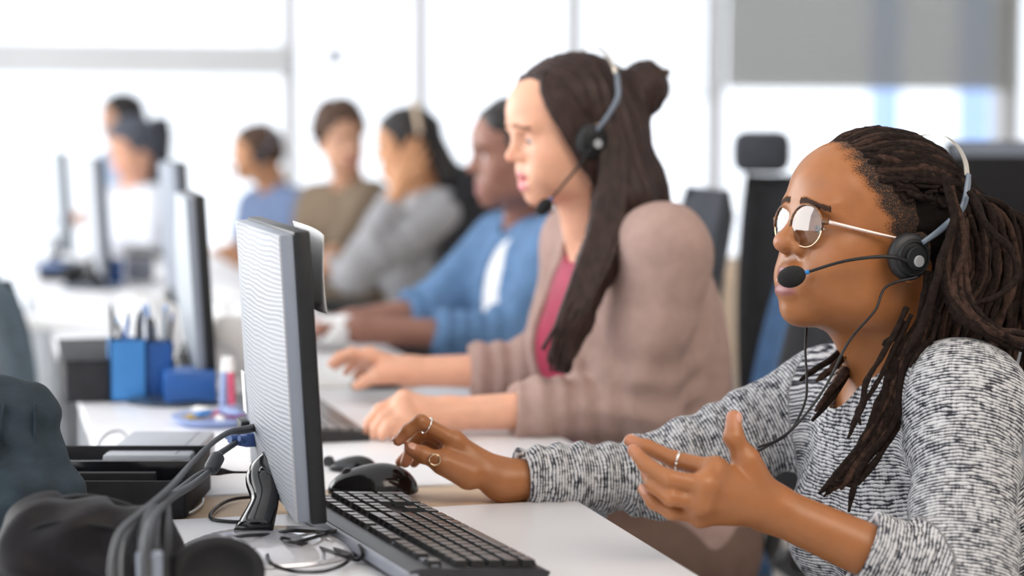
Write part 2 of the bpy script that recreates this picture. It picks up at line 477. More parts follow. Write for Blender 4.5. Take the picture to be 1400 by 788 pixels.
def legs(S, m, parent, fdir=None, h=.012, sh_mat=None):
    fw, l, up, mid = body_axes(S); f = Vector(fdir or (-1, 0, 0)); f.z = 0; f.normalize(); sd = ZZ.cross(f)
    P = S['pelvis']; it = [(Ell(P, (.115, .165, .11)), 'u', .03), (Ell(P - f * .02 + ZZ * .02, (.11, .15, .12)), 'u', .03)]
    fe = []
    for s in (-1, 1):
        hp = P + sd * s * .085; kn = P + sd * s * .12 + f * .40 + ZZ * .015; an = Vector((kn.x, kn.y, .09)) - f * .04
        it += [(Cap(hp, kn, .082, .060), 'u', .04), (Cap(kn, an, .057, .042), 'u', .03)]; fe.append(an)
    sdf_obj('trousers', Un(it), h, m, parent, 1)
    for a in fe:
        b = Un([(Cap(a - ZZ * .03, a - ZZ * .045 + f * .13, .042, .034), 'u', .02), (Plane((0, 0, .004), (0, 0, -1)), 'i', .006)])
        sdf_obj('shoe', b, h, sh_mat or m, parent, 1, lo=V3(a) - .25, hi=V3(a) + .25)
def eyes(S, parent, look=(1, 0, -.1), iris=(.05, .025, .012)):
    R = S['hf']; O = S['O']; sc = S['hs']
    for s in (-1, 1):
        c = O + (R @ Vector((.0972, s * .031, .0225))) * sc; d = (R @ Vector(look)).normalized()
        rot = d.to_track_quat('Z', 'Y').to_matrix()
        b = MB(); b.ell((0, 0, 0), (.0125 * sc,) * 3, n=20); b.v = [rot @ v + c for v in b.v]
        o = b.build('eye', M['eye_white'], parent, smooth=True)
        i = MB(); i.lathe([(.0003, .0128 * sc), (.0058 * sc, .0114 * sc), (.0060 * sc, .0105 * sc)], n=20); i.v = [rot @ v + c for v in i.v]
        i.build('iris', M['iris'], o, smooth=True)
def short_hair(S, m, parent, h=.006, thick=.012, bumpy=.004, front=.075, low=-.01, name='hair', topz=0.0):
    n = Un([(Ell((.010, 0, .066 + topz), (.100 + thick, .074 + thick, .080 + thick)), 'u', .01),
            (Ell((-.03, 0, .02), (.062 + thick, .062 + thick, .06 + thick)), 'u', .02),
            (Ell((.125, 0, .005), (.085, .12, .098)), 's', .012),
            (Plane((0, 0, low), (.35, 0, -1)), 'i', .01),
            (Ell((.035, .085, -.01), (.03, .03, .05)), 's', .01), (Ell((.035, -.085, -.01), (.03, .03, .05)), 's', .01)])
    rng = np.random.RandomState(3); ks = rng.normal(0, 1, (6, 3)) * 90; ph = rng.rand(6) * 6
    nd = Xf(Disp(n, lambda P: bumpy * sum(np.sin(P @ k.astype(f32) + p) for k, p in zip(ks, ph)) / 3, .01), S['hf'], S['O'], S['hs'])
    return sdf_obj(name, nd, h, m, parent, 1)[0]
def folds(seed, amp, k0=60, aniso=(1, 1, 1), center=None, rad=None):
    rng = np.random.RandomState(seed); ks = (rng.normal(0, 1, (5, 3)) * k0 * np.array(aniso)).astype(f32); ph = rng.rand(5) * 6
    def fn(P):
        v = amp * sum(np.sin(P @ k + p + 1.5 * np.sin(P @ ks[(i + 2) % 5] * .4)) for i, (k, p) in enumerate(zip(ks, ph))) / 3
        return v
    return fn
def ripples(a, b, amp, wl, r=.09, start=0, end=1, seed=0):
    """cloth rings bunched along an arm"""
    a, b = V3(a), V3(b); ab = b - a; L = float(np.linalg.norm(ab)); ab /= L
    side = np.cross(ab, [0, 0, 1]); side /= np.linalg.norm(side)
    def fn(P):
        q = P - a; t = q @ ab; off = np.linalg.norm(q - t[:, None] * ab, axis=1)
        wgt = np.clip((r - off) / .02, 0, 1) * np.clip((t - start * L) / .03, 0, 1) * np.clip((end * L - t) / .012, 0, 1)
        ph = t * 6.283 / wl + 14 * (q @ side) + 1.4 * np.sin(q @ side * 30 + seed) + 1.3 * np.sin(t * 31 + seed)
        return -amp * wgt * np.sin(ph)
    return fn
def sumf(*fs):
    return lambda P: sum(f(P) for f in fs)

def rebase(root):
    """parts were built in world space: express them about the thing's base"""
    off = Matrix.Translation(-root.location)
    def go(o):
        for c in o.children:
            if c.type == 'MESH': c.data.transform(off)
            go(c)
    go(root)
M = {}
M['wall'] = mat('white wall paint', (.86, .87, .88), .8, var=.03, scale=3)
M['wall_back_room'] = mat('mid grey wall paint', (.45, .43, .42), .8, var=.04)
M['wall_grey'] = mat('light grey beam paint', (.60, .61, .66), .8, var=.04)
M['frame_white'] = mat('white window frame', (.85, .85, .87), .5, var=.03)
M['blind'] = mat('grey blind slat', (.50, .50, .47), .6, var=.06)
M['blind_white'] = mat('white blind slat', (.9, .9, .9), .6, var=.03)
M['floor'] = mat('pale office floor', (.80, .77, .74), .45, var=.05, scale=2)
M['desk'] = mat('white desk laminate', (.80, .80, .83), .32, var=.02, scale=8, bump=.03, bscale=900)
M['desk_edge'] = mat('pale desk edge band', (.72, .72, .76), .4, var=.03)
M['wood'] = mat('light wood', (.62, .45, .30), .5, var=.18, scale=14)
M['beige'] = mat('beige laminate', (.72, .56, .42), .5, var=.05)
M['metal'] = mat('grey powder coated steel', (.45, .47, .5), .4, .6, var=.05)
M['chrome'] = mat('chrome', (.75, .75, .76), .16, 1, var=.03)
M['silver_plastic'] = mat('silver grey plastic', (.40, .42, .46), .42, var=.04, bump=.05, bscale=900)
M['silver_side'] = mat('blue grey plastic', (.22, .25, .31), .38, var=.05)
M['silver_light'] = mat('pale silver plastic', (.42, .46, .50), .4, var=.04)
M['black'] = mat('black plastic', (.012, .013, .015), .4, spec=.35, var=.2)
M['black_gloss'] = mat('glossy black plastic', (.010, .010, .012), .12, var=.2)
M['black_matt'] = mat('matt black plastic', (.013, .013, .015), .65, spec=.25, var=.2, bump=.1, bscale=500)
M['rubber'] = mat('black cable rubber', (.012, .012, .014), .45, spec=.35, var=.2)
M['grey_rubber'] = mat('dark grey cable rubber', (.035, .038, .045), .5, var=.2)
M['foam'] = mat('black microphone foam', (.012, .012, .013), .95, var=.3, bump=1.0, bscale=900)
M['cushion'] = mat('black ear cushion', (.016, .017, .020), .5, var=.2)
M['vga'] = mat('dark blue plug plastic', (.05, .10, .28), .4, var=.1)
M['blue_ring'] = mat('bright blue plastic', (.02, .22, .60), .4, var=.05)
M['blue'] = mat('royal blue plastic', (.015, .10, .36), .4, var=.2, scale=12)
M['blue_light'] = mat('mid blue plastic', (.05, .24, .60), .4, var=.15, scale=12)
M['key'] = mat('black keycap', (.075, .068, .064), .26, var=.12, spec=1.0, IOR=1.85)
M['keybed'] = mat('dark keyboard case', (.016, .016, .019), .35, var=.1)
M['keyedge'] = mat('grey keyboard edge', (.24, .255, .30), .4, var=.08)
M['paper'] = mat('white paper', (.88, .88, .88), .8, var=.03)
M['tissue'] = mat('white tissue paper', (.85, .86, .88), .9, var=.05)
M['yellow'] = mat('yellow print', (.65, .42, .03), .4, var=.1)
M['pink_plastic'] = mat('pink plastic', (.75, .12, .22), .4, var=.1)
M['clear_blue'] = mat('pale blue plastic', (.35, .45, .75), .3, var=.1)
M['leather'] = mat('black leather', (.009, .007, .009), .55, spec=.25, var=.35, scale=9, bump=.5, bscale=60)
M['denim_dark'] = mat('dark teal denim', (.018, .033, .046), .85, var=.5, scale=25, bump=.5, bscale=300)
M['chair_black'] = mat('black chair fabric', (.020, .021, .026), .85, var=.3, bump=.3, bscale=400)
M['chair_blue'] = mat('slate blue chair fabric', (.025, .075, .17), .85, var=.3, bump=.3, bscale=400)
M['chair_grey'] = mat('dark grey chair fabric', (.05, .055, .07), .85, var=.2)
M['screen'] = mat('dark switched off screen', (.010, .010, .012), .6, spec=.2, var=.1)
M['eye_white'] = mat('eye white', (.72, .68, .66), .2, var=.04)
M['iris'] = mat('dark brown iris', (.03, .015, .01), .15, var=.2)
M['trousers'] = mat('black trousers', (.015, .015, .02), .85, var=.2)
M['brown_trousers'] = mat('warm brown trousers', (.17, .105, .08), .9, var=.15)
M['jeans'] = mat('blue jeans', (.04, .09, .2), .85, var=.3)
M['shoe'] = mat('black shoe leather', (.02, .02, .02), .4, var=.2)
M['nail'] = mat('pink brown fingernail', (.62, .33, .24), .25, var=.05)
M['gold'] = mat('gold metal', (.80, .62, .42), .22, 1, var=.05)
M['silver'] = mat('silver metal', (.85, .83, .80), .2, 1, var=.05)
M['tortoise'] = mat('tortoiseshell acetate', (.28, .12, .04), .2, var=.5, scale=120, col2=(.03, .012, .008))
M['temple'] = mat('rose gold temple', (.85, .66, .60), .3, .7, var=.05)
M['headset_metal'] = mat('brushed pale metal', (.66, .63, .58), .3, .8, var=.05)
M['headset_arm'] = mat('blue grey headset plastic', (.16, .20, .26), .35, var=.1)
M['loc'] = mat('dark brown dreadlock', (.018, .011, .009), .9, spec=.15, var=.6, scale=150, bump=1.0, bscale=420)
M['loc2'] = mat('worn brown dreadlock', (.05, .028, .021), .9, spec=.15, var=.6, scale=150, bump=1.0, bscale=420)
M['hair_core'] = mat('black brown hair', (.012, .009, .008), .95, spec=.1, var=.4, scale=90, bump=1.0, bscale=300)
M['hair_brown'] = mat('dark brown hair', (.036, .018, .015), .5, spec=.3, var=.5, scale=60)
M['hair_black'] = mat('black hair', (.014, .011, .011), .5, var=.4, scale=60)
M['hair_mid'] = mat('brown hair', (.085, .045, .028), .7, var=.4, scale=60)
M['hair_grey'] = mat('dark grey hair', (.09, .10, .13), .7, var=.4, scale=60)
M['cardigan'] = mat('dusty pink brown knit', (.42, .285, .25), .9, var=.12, scale=40, bump=.5, bscale=350)
M['magenta'] = mat('magenta blouse', (.36, .012, .06), .6, var=.15)
M['denim'] = mat('mid blue chambray', (.10, .20, .37), .85, var=.2, scale=30)
M['tee'] = mat('white cotton', (.82, .83, .86), .85, var=.04)
M['grey_knit'] = mat('light grey knit', (.36, .36, .38), .9, var=.12, scale=30)
M['olive'] = mat('olive brown wool', (.19, .14, .095), .9, var=.15)
M['blue_shirt'] = mat('slate blue shirt', (.15, .21, .36), .8, var=.15)
M['white_shirt'] = mat('white shirt cotton', (.75, .78, .86), .8, var=.06)
M['pale_blue'] = mat('pale blue shirt', (.42, .52, .68), .8, var=.08)
M['sky_blue_glass'] = mat('blue building panel', (.35, .5, .8), .3, var=.1)
def glass_mat(name, tint, mixf=.12, rough=.02):
    m = bpy.data.materials.new(name); m.use_nodes = True; nt = m.node_tree; N = nt.nodes; L = nt.links
    N.remove(N['Principled BSDF']); t = N.new('ShaderNodeBsdfTransparent'); t.inputs[0].default_value = (*tint, 1)
    g = N.new('ShaderNodeBsdfGlossy'); g.inputs['Roughness'].default_value = rough
    lw = N.new('ShaderNodeFresnel'); lw.inputs[0].default_value = 1.5
    ad = N.new('ShaderNodeMath'); ad.operation = 'ADD'; ad.inputs[1].default_value = mixf; L.new(lw.outputs[0], ad.inputs[0])
    x = N.new('ShaderNodeMixShader'); L.new(ad.outputs[0], x.inputs[0]); L.new(t.outputs[0], x.inputs[1]); L.new(g.outputs[0], x.inputs[2])
    L.new(x.outputs[0], N['Material Output'].inputs['Surface']); return m
M['lens'] = glass_mat('spectacle lens', (.93, .95, .97), .10)
M['pane'] = glass_mat('window glass', (.97, .98, 1), .0)
def translucent(m, w, col):
    nt = m.node_tree; N = nt.nodes; L = nt.links; b = N['Principled BSDF']
    t = N.new('ShaderNodeBsdfTranslucent'); t.inputs[0].default_value = (*col, 1); x = N.new('ShaderNodeMixShader'); x.inputs[0].default_value = w
    L.new(b.outputs[0], x.inputs[1]); L.new(t.outputs[0], x.inputs[2]); L.new(x.outputs[0], N['Material Output'].inputs['Surface'])
translucent(M['blind_white'], .85, (.95, .95, .95)); translucent(M['blind'], .15, (.7, .7, .65))
def wave_mat():
    m = mat('embossed silver plastic', (.36, .375, .41), .4, var=.03); nt = m.node_tree; N = nt.nodes; L = nt.links; b = N['Principled BSDF']
    tc = N.new('ShaderNodeTexCoord'); mp = N.new('ShaderNodeMapping'); mp.inputs['Scale'].default_value = (1, .35, 1); L.new(tc.outputs['Object'], mp.inputs[0])
    w = N.new('ShaderNodeTexWave'); w.bands_direction = 'Z'; w.inputs['Scale'].default_value = 60; w.inputs['Distortion'].default_value = 5; w.inputs['Detail'].default_value = 1; w.inputs['Detail Scale'].default_value = .6
    L.new(mp.outputs[0], w.inputs[0]); bp = N.new('ShaderNodeBump'); bp.inputs['Strength'].default_value = .2; bp.inputs['Distance'].default_value = .003
    L.new(w.outputs['Fac'], bp.inputs['Height']); L.new(bp.outputs[0], b.inputs['Normal']); return m
M['emboss'] = wave_mat()
def knit_mat():
    """black and white broken horizontal ribs, laid out along attributes u (along) and v (around)"""
    m = bpy.data.materials.new('black and white marl knit'); m.use_nodes = True; nt = m.node_tree; N = nt.nodes; L = nt.links; b = N['Principled BSDF']
    b.inputs['Roughness'].default_value = .9; b.inputs['Specular IOR Level'].default_value = .2
    def att(n):
        a = N.new('ShaderNodeAttribute'); a.attribute_name = n; return a.outputs['Fac']
    def math_(op, a, bb):
        x = N.new('ShaderNodeMath'); x.operation = op
        for i, q in enumerate((a, bb)):
            if isinstance(q, (int, float)): x.inputs[i].default_value = q
            else: L.new(q, x.inputs[i])
        return x.outputs[0]
    u, v = att('u'), att('v')
    tc = N.new('ShaderNodeTexCoord'); wn = N.new('ShaderNodeTexNoise'); wn.inputs['Scale'].default_value = 35; wn.inputs['Detail'].default_value = 3
    L.new(tc.outputs['Object'], wn.inputs['Vector'])
    uw = math_('ADD', u, math_('MULTIPLY', math_('SUBTRACT', wn.outputs['Fac'], .5), .006))
    row = math_('MULTIPLY', uw, 255.0)
    rid = math_('FLOOR', row, 0); fr = math_('FRACT', row, 0)
    def nz(sx, sy, z):
        c = N.new('ShaderNodeCombineXYZ'); L.new(math_('MULTIPLY', rid, sx), c.inputs[0]); L.new(math_('MULTIPLY', v, sy), c.inputs[1]); c.inputs[2].default_value = z
        n = N.new('ShaderNodeTexNoise'); n.inputs['Scale'].default_value = 1; n.inputs['Detail'].default_value = 2; n.inputs['Roughness'].default_value = .7
        L.new(c.outputs[0], n.inputs['Vector']); return n.outputs['Fac']
    n1 = nz(7.3, 60, 0); n2 = nz(.22, 330, 5)
    rib = math_('SUBTRACT', 1, math_('ABSOLUTE', math_('SUBTRACT', math_('MULTIPLY', fr, 2), 1), 0))   # 0 at groove, 1 at ridge
    val = math_('ADD', math_('MULTIPLY', rib, .65), math_('ADD', math_('MULTIPLY', math_('SUBTRACT', n1, .5), 2.1), math_('MULTIPLY', math_('SUBTRACT', n2, .5), .8)))
    r = N.new('ShaderNodeValToRGB'); L.new(val, r.inputs['Fac']); e = r.color_ramp.elements
    e[0].position = .02; e[0].color = (.030, .031, .040, 1); e[1].position = .50; e[1].color = (.66, .66, .68, 1)
    q = r.color_ramp.elements.new(.24); q.color = (.28, .29, .32, 1)
    L.new(r.outputs['Color'], b.inputs['Base Color'])
    bp = N.new('ShaderNodeBump'); bp.inputs['Strength'].default_value = .7; bp.inputs['Distance'].default_value = .0025
    L.new(rib, bp.inputs['Height']); L.new(bp.outputs['Normal'], b.inputs['Normal'])
    return m
M['knit'] = knit_mat()
M['skin_main'] = skin_mat('warm brown skin', (.36, .140, .050), (.27, .09, .085), pink=(.50, .21, .12), rough=.36)
M['skin_fair'] = skin_mat('fair skin', (.80, .43, .29), (.70, .24, .26), brow=(.28, .14, .09))
M['skin_deep'] = skin_mat('deep brown skin', (.30, .14, .10), (.33, .12, .11))
M['skin_tan'] = skin_mat('tan skin', (.62, .31, .16), (.5, .2, .17))
M['skin_tan2'] = skin_mat('light tan skin', (.68, .38, .25), (.55, .22, .2))
# ------------------------------------------------------------------ room
def struct(name, mb, m, parent=None, label=None):
    o = mb.build(name, m, parent)
    if parent is None: tag(o, label, None, None, 'structure')
    return o
struct('floor', MB().box((3, 5.5, -.05), (12, 15, .1)), M['floor'], label='pale smooth office floor')
struct('ceiling', MB().box((3.2, 5.2, 3.3), (10.4, 12, .1)), M['wall'], label='white office ceiling')
struct('wall_front', MB().box((3.2, -1.2, 1.6), (10.4, .1, 3.3)), M['wall_back_room'], label='wall behind the camera')
YW = 11.0
def wx(px): return on_y(px, 150, YW).x
def wz(py, px=700): return on_y(px, py, YW).z
XR = 8.2
wallb = MB()
sill, head = .03, 2.75
win = [(wx(-260), wx(397)), (wx(400), wx(576)), (wx(579), wx(786)), (wx(789), wx(980)), (wx(983), wx(1376)), (wx(1390), wx(1560))]
wallb.box(((-3 + XR) / 2, YW + .1, sill / 2), (XR + 3, .2, sill))
wallb.box(((-3 + XR) / 2, YW + .1, 2.93), (XR + 3, .2, .34))
ed = [-3] + [e for w in win for e in w] + [XR]
for i in range(0, len(ed), 2):
    wallb.box(((ed[i] + ed[i + 1]) / 2, YW + .1, (sill + head) / 2), (abs(ed[i + 1] - ed[i]), .2, head - sill))
struct('wall_back', wallb, M['wall'], label='white back wall pierced by a row of windows')
struct('wall_right', MB().box((XR + .1, 5.5, 1.6), (.2, 11.4, 3.3)), M['wall'], label='white wall on the right')
for i, (a, b) in enumerate(win):
    w = bpy.data.objects.new('window_%d' % (i + 1), None); link(w); w.location = ((a + b) / 2, YW, sill)
    tag(w, 'bright white framed window, %s' % ['widest, at the left end', 'second from the left', 'third from the left', 'fourth, under the thin white blind', 'under the grey blind', 'at the right end'][i], None, None, 'structure')
    W = b - a; H = head - sill
    f = MB()
    for sx in (-1, 1): f.box((sx * (W / 2 - .015), .05, H / 2), (.03, .08, H))
    for z in (.025, H - .025): f.box((0, .05, z), (W - .1, .08, .05))
    f.build('window_frame', M['frame_white'], w)
    MB().box((0, .06, H / 2), (W - .08, .008, H - .08)).build('pane', M['pane'], w)
    MB().box((0, -.03, -.015), (W + .04, .12, .03)).build('window_sill', M['frame_white'], w)
# grey beam across the left windows
bz0, bz1 = wz(103, 200), wz(62, 200)
struct('trim_1', MB().box(((win[0][0] + wx(386)) / 2, YW - .16, (bz0 + bz1) / 2), (wx(386) - win[0][0], .14, bz1 - bz0)), M['wall'], label='pale grey beam running across the left windows')
t = thing('wall_speaker', 'small grey box on the bright wall right of the beam', 'speaker', (wx(456), YW - .06, wz(80)))
MB().box((0, 0, 0), (.07, .10, .10), bev=.008).build('body', M['wall_grey'], t)
# blinds: every slat a part
def blind(a, b, zlo, label, m, pitch=.05, ang=68):
    y = YW - .09
    r = thing('venetian_blind', label, 'blind', ((a + b) / 2, y, head))
    W = b - a; H = head + .1 - zlo
    MB().box((0, 0, .10), (W, .05, .05), bev=.005).build('head_rail', m, r)
    MB().box((0, 0, zlo - head), (W, .03, .022), bev=.005).build('bottom_rail', m, r)
    n = int((H - .03) / pitch); me = None
    for k in range(n):
        if me is None:
            s = MB().box((0, 0, 0), (W - .01, pitch * .98, .002), Matrix.Rotation(math.radians(ang), 3, 'X')).build('slat', m, r); me = s.data
        else: s = bpy.data.objects.new('slat', me); link(s, r)
        s.location = (0, 0, zlo - head + .03 + k * pitch)
    for sx in (-.36, 0, .36):
        MB().cyl((sx * W, -.024, zlo - head), (sx * W, -.024, .08), .0016, n=6).build('ladder_cord', M['wall_grey'], r)
blind(wx(984), wx(1376), wz(120, 1180), 'grey slatted window blind, lowered at upper right', M['blind'], .032)
blind(wx(800), wx(968), wz(130, 880), 'thin white slatted blind left of the grey blind', M['blind_white'], .035, 14)
# pale towers outside the right window
for i, (px0, px1, mm) in enumerate(((1318, 1345, 'sky_blue_glass'), (1196, 1222, 'sky_blue_glass'))):
    a, b = on_y(px0, 160, 60), on_y(px1, 160, 60)
    o = MB().box(((a.x + b.x) / 2, 60, 2), (b.x - a.x, 1, 14)).build('building', M[mm])
    tag(o, ['pale blue tower outside the right window', 'pale blue tower left of the other, outside the window'][i], 'building')
# ------------------------------------------------------------------ desks
def desk(x0, x1, y0, y1, label, wood_strip=None, legs_=True, m='desk'):
    r = thing('desk', label, 'desk', ((x0 + x1) / 2, (y0 + y1) / 2, 0), group=None)
    W, L = x1 - x0, y1 - y0
    MB().box((0, 0, DZ - .0125), (W, L, .025), bev=.0025).build('tabletop', M[m], r)
    MB().box((0, 0, DZ - .055), (W - .1, L - .12, .05)).build('frame_rail', M['metal'], r)
    for sx in (-1, 1):
        for sy in (-1, 1):
            MB().box((sx * (W / 2 - .05), sy * (L / 2 - .06), (DZ - .03) / 2), (.05, .05, DZ - .03), bev=.004).build('leg', M['metal'], r)
    return r
XL, XR1, XR2 = .142, .697, .823
desk(XL, XR1, .95, 2.318, 'white laminate desk nearest the camera, keyboard on it')
desk(XL, XR2, 2.47, 3.72, 'white laminate desk second in the row, under the brunette woman\'s arms')
desk(XL - .01, XR2, 3.735, 4.98, 'white laminate desk third in the row, before the man in blue')
desk(XL - .02, XR2, 5.0, 6.35, 'white laminate desk fourth in the row, before the woman in grey')
desk(XL - .04, XR2, 6.37, 7.9, 'white laminate desk fifth in the row, before the man with a headset')
o = MB().box(((XL + XR1) / 2 - .02, 2.394, DZ - .012), (XR1 - XL - .02, .148, .018), bev=.002).build('cable_cover', M['wood'])
tag(o, 'light wooden cover strip between the first two desks', 'cover strip')
desk(-.62, XL - .004, 1.25, 2.40, 'white laminate desk at lower left under the black bag')
# ------------------------------------------------------------------ the woman in front
S = dict(O=at(1201, 352, 2.35), hf=head_frame(24, 9, 0), hs=1.03,
         neck=at(1236, 512, 2.40), Lsh=at(1322, 548, 2.23), Rsh=at(1135, 545, 2.52),
         Lel=at(1318, 812, 2.12), Lwr=at(1052, 694, 2.115), Rel=at(893, 652, 2.50), Rwr=at(688, 657, 2.446), bust=1.15, neck_r=.058, bw=.96, bd=1.0)
_mid = (S['Lsh'] + S['Rsh']) / 2
_l = (S['Lsh'] - S['Rsh']); _f = _l.cross(ZZ).normalized()
S['pelvis'] = Vector((_mid.x, _mid.y, .50)) - _f * .13
S['tips'] = []
HF, HO, HS = S['hf'], S['O'], S['hs']
def hm(x, y, z): return HO + (HF @ Vector((x, y, z))) * HS
def chain(*p): return [at(*q) for q in p]
near_ch = [chain((977, 642, 2.06), (922, 629, 2.075), (885, 612, 2.085), (861, 603, 2.09)),
           chain((963, 664, 2.04), (915, 655, 2.035), (883, 636, 2.045), (866, 616, 2.06)),
           chain((956, 687, 2.045), (917, 681, 2.035), (893, 664, 2.045), (884, 648, 2.06)),
           chain((958, 705, 2.065), (918, 701, 2.050), (893, 688, 2.055), (879, 669, 2.06))]
near_th = chain((1034, 668, 2.10), (1020, 630, 2.09), (1003, 598, 2.085), (1003, 571, 2.09))
far_ch = [chain((620, 603, 2.43), (575, 577, 2.415), (557, 590, 2.415), (544, 603, 2.415)),
          chain((616, 606, 2.455), (579, 590, 2.455), (563, 610, 2.455), (554, 633, 2.45)),
          chain((616, 612, 2.475), (580, 602, 2.475), (562, 618, 2.475), (547, 632, 2.47)),
          chain((622, 622, 2.49), (592, 612, 2.495), (577, 622, 2.495), (566, 634, 2.49))]
far_th = chain((640, 652, 2.425), (606, 633, 2.415), (578, 622, 2.412), (561, 614, 2.412))
hL = hand_node(S['Lwr'], near_ch, near_th, 1.0); hR = hand_node(S['Rwr'], far_ch, far_th, .98)
S['tips'] = [c[-1] for c in near_ch + far_ch] + [near_th[-1], far_th[-1]]
def scalp(x, y, z):
    # hairline: runs from the forehead top down the temple to the ear
    lim = .50 * z + .034 + .016 * np.exp(-((z - .085) / .032) ** 2) + .004 * np.sin(z * 260) * np.sin(y * 200)
    return np.clip((lim - x) / .022, 0, 1) * np.clip((z + .005) / .02, 0, 1) * .66
S['scalp'] = scalp
woman = thing('person', 'woman with long dreadlocks, round glasses and black and white marl sweater', 'person', (S['pelvis'].x, S['pelvis'].y, 0))
woman_parts = []
make_body(S, M['skin_main'], .0021, woman, head_node(nose=1.15, jaw=1.12, lips=1.2, mouth_open=.0035), [hL, hR])
eyes(S, woman, look=(1, 0, -.12))
G = .012
fw, l_, up_, mid_ = body_axes(S)
sw = torso_items(S, G) + arm_items(S, 'L', G + .002, end=.62) + [(x, op, k) for x, op, k in arm_items(S, 'R', G, end=.87)]
Lc = S['Lel'].lerp(S['Lwr'], .50); Rc = S['Rel'].lerp(S['Rwr'], .86)
nkc = hm(-.005, 0, -.04)
cutL, cutR = (S['Lwr'] - S['Lel']).normalized(), (S['Rwr'] - S['Rel']).normalized()
# cuffs are cut square and hollow
sw2 = Un([(Un(sw), 'u', .001), (Ell(Lc + cutL * .06, (.062, .08, .08), cutL.to_track_quat('X', 'Z').to_matrix()), 's', .004),
          (Ell(Rc + cutR * .060, (.060, .08, .08), cutR.to_track_quat('X', 'Z').to_matrix()), 's', .004),
          (Cap(nkc, S['neck'] + fw * .018 + up_ * .01, .062, .066), 's', .008),
          (Ell(S['neck'] + fw * .055 - up_ * .012, (.050, .046, .060), Matrix((fw, l_, up_)).transposed()), 's', .01)])
rp = sumf(ripples(S['Rel'], S['Rwr'], .0028, .030, .10, .0, 1.1, 1), ripples(S['Rsh'], S['Rel'], .0025, .05, .10, .35, 1.1, 2),
          ripples(S['Lsh'], S['Lel'], .0025, .07, .10, .1, .9, 5), folds(11, .0030, 22))
sweater = Disp(sw2, rp, .01)
swo, SV = sdf_obj('sweater', sweater, .0034, M['knit'], woman, 1)
def knit_uv(o, V, S):
    segs = []
    cand = [(S['pelvis'], mid_ + up_ * .03, .13, 0.0), (S['Lsh'], S['Lel'], .055, 1.0), (S['Lel'], S['Lwr'], .045, 1.0 + (S['Lel'] - S['Lsh']).length),
            (S['Rsh'], S['Rel'], .055, 3.0), (S['Rel'], S['Rwr'], .045, 3.0 + (S['Rel'] - S['Rsh']).length)]
    best = None
    for a, b, rad, off in cand:
        a3, b3 = V3(a), V3(b); ax = b3 - a3; L = np.linalg.norm(ax); ax /= L
        q = V - a3; t = q @ ax; tc = np.clip(t, 0, L); perp = q - t[:, None] * ax
        d = np.linalg.norm(q - tc[:, None] * ax, axis=1) - rad
        s = V3(fw) - ax * float(V3(fw) @ ax)
        if np.linalg.norm(s) < .3: s = V3(l_) - ax * float(V3(l_) @ ax)
        s /= np.linalg.norm(s); s2 = np.cross(ax, s)
        ang = np.arctan2(perp @ s2, perp @ s)
        uu = t + off + (0 if off else 0); vv = ang * (rad + .01)
        if best is None: best = [d.copy(), uu, vv]
        else:
            k = d < best[0]; best[0][k] = d[k]; best[1][k] = uu[k]; best[2][k] = vv[k] + off
    set_attr(o, 'u', best[1]); set_attr(o, 'v', best[2])
knit_uv(swo, SV, S)
legs(S, M['trousers'], woman, (-.93, -.1, 0), .012, M['shoe'])
# --- hair: dark core, then every dreadlock
core = Xf(Un([(Ell((.004, 0, .062), (.099, .0745, .0765)), 'u', .01),
              (Ell((-.075, 0, .045), (.050, .068, .075)), 'u', .03), (Ell((-.095, 0, -.03), (.050, .070, .085)), 'u', .04),
              (Ell((-.075, .02, -.10), (.052, .070, .07)), 'u', .04),
              (Plane((-.016, 0, 0), (.9, 0, -.45)), 'i', .004) ,
              (Ell((.045, .085, -.02), (.055, .035, .075)), 's', .02), (Ell((.045, -.085, -.02), (.055, .035, .075)), 's', .02)]), HF, HO, HS)
rngc = np.random.RandomState(5); kk = rngc.normal(0, 150, (4, 3)).astype(f32)
hair, _ = sdf_obj('hair', Disp(core, lambda P: .0022 * sum(np.sin(P @ k) for k in kk) / 2, .004), .0045, M['hair_core'], woman, 1)
rnd = random.Random(21)
def loc_tube(pts, r, m, name='dreadlock', wob=.0022, outside=None):
    P, _r = resample(pts, 1, max(14, len(pts) * 7))
    ph = rnd.random() * 100
    if outside is not None:
        A = np.array([tuple(p) for p in P], f32)
        for _ in range(3):
            d = outside.ev(A)
            g = np.stack([outside.ev(A + np.array(e, f32) * .004) - d for e in ((1, 0, 0), (0, 1, 0), (0, 0, 1))], 1)
            g /= np.maximum(np.linalg.norm(g, axis=1), 1e-6)[:, None]
            A = A + g * np.maximum(r * .8 - d, 0)[:, None]
        P = [Vector(map(float, a)) for a in A]
    n = len(P); rad = []
    out = []
    for i, p in enumerate(P):
        t = i / (n - 1)
        w = mnoise.noise_vector(p * 38 + Vector((ph, 0, 0))) * wob * min(1, t * 3)
        out.append(p + w)
        rad.append(r * (.78 + .28 * mnoise.noise(p * 55 + Vector((0, ph, 0))) + .15 * mnoise.noise(p * 170 + Vector((0, ph, 0)))) * (1 if t < .88 else 1 - .55 * ((t - .88) / .12)))
    return MB().tube(out, [max(.0012, q) for q in rad], 7, smooth=False).build(name, m, hair, smooth=True)
C0 = Vector((.010, 0, .062)); RAD = Vector((.101, .077, .079))
def on_skull(phi, th, k=1.0):
    """phi: side angle from the top (deg, + near side), th: angle from front (0) over the top (90) to the back"""
    a, b = math.radians(phi), math.radians(th)
    d = Vector((math.cos(b), math.sin(b) * math.sin(a), math.sin(b) * math.cos(a)))
    return C0 + Vector((d.x * RAD.x, d.y * RAD.y, d.z * RAD.z)) * k
ML = [M['loc'], M['loc'], M['loc2']]
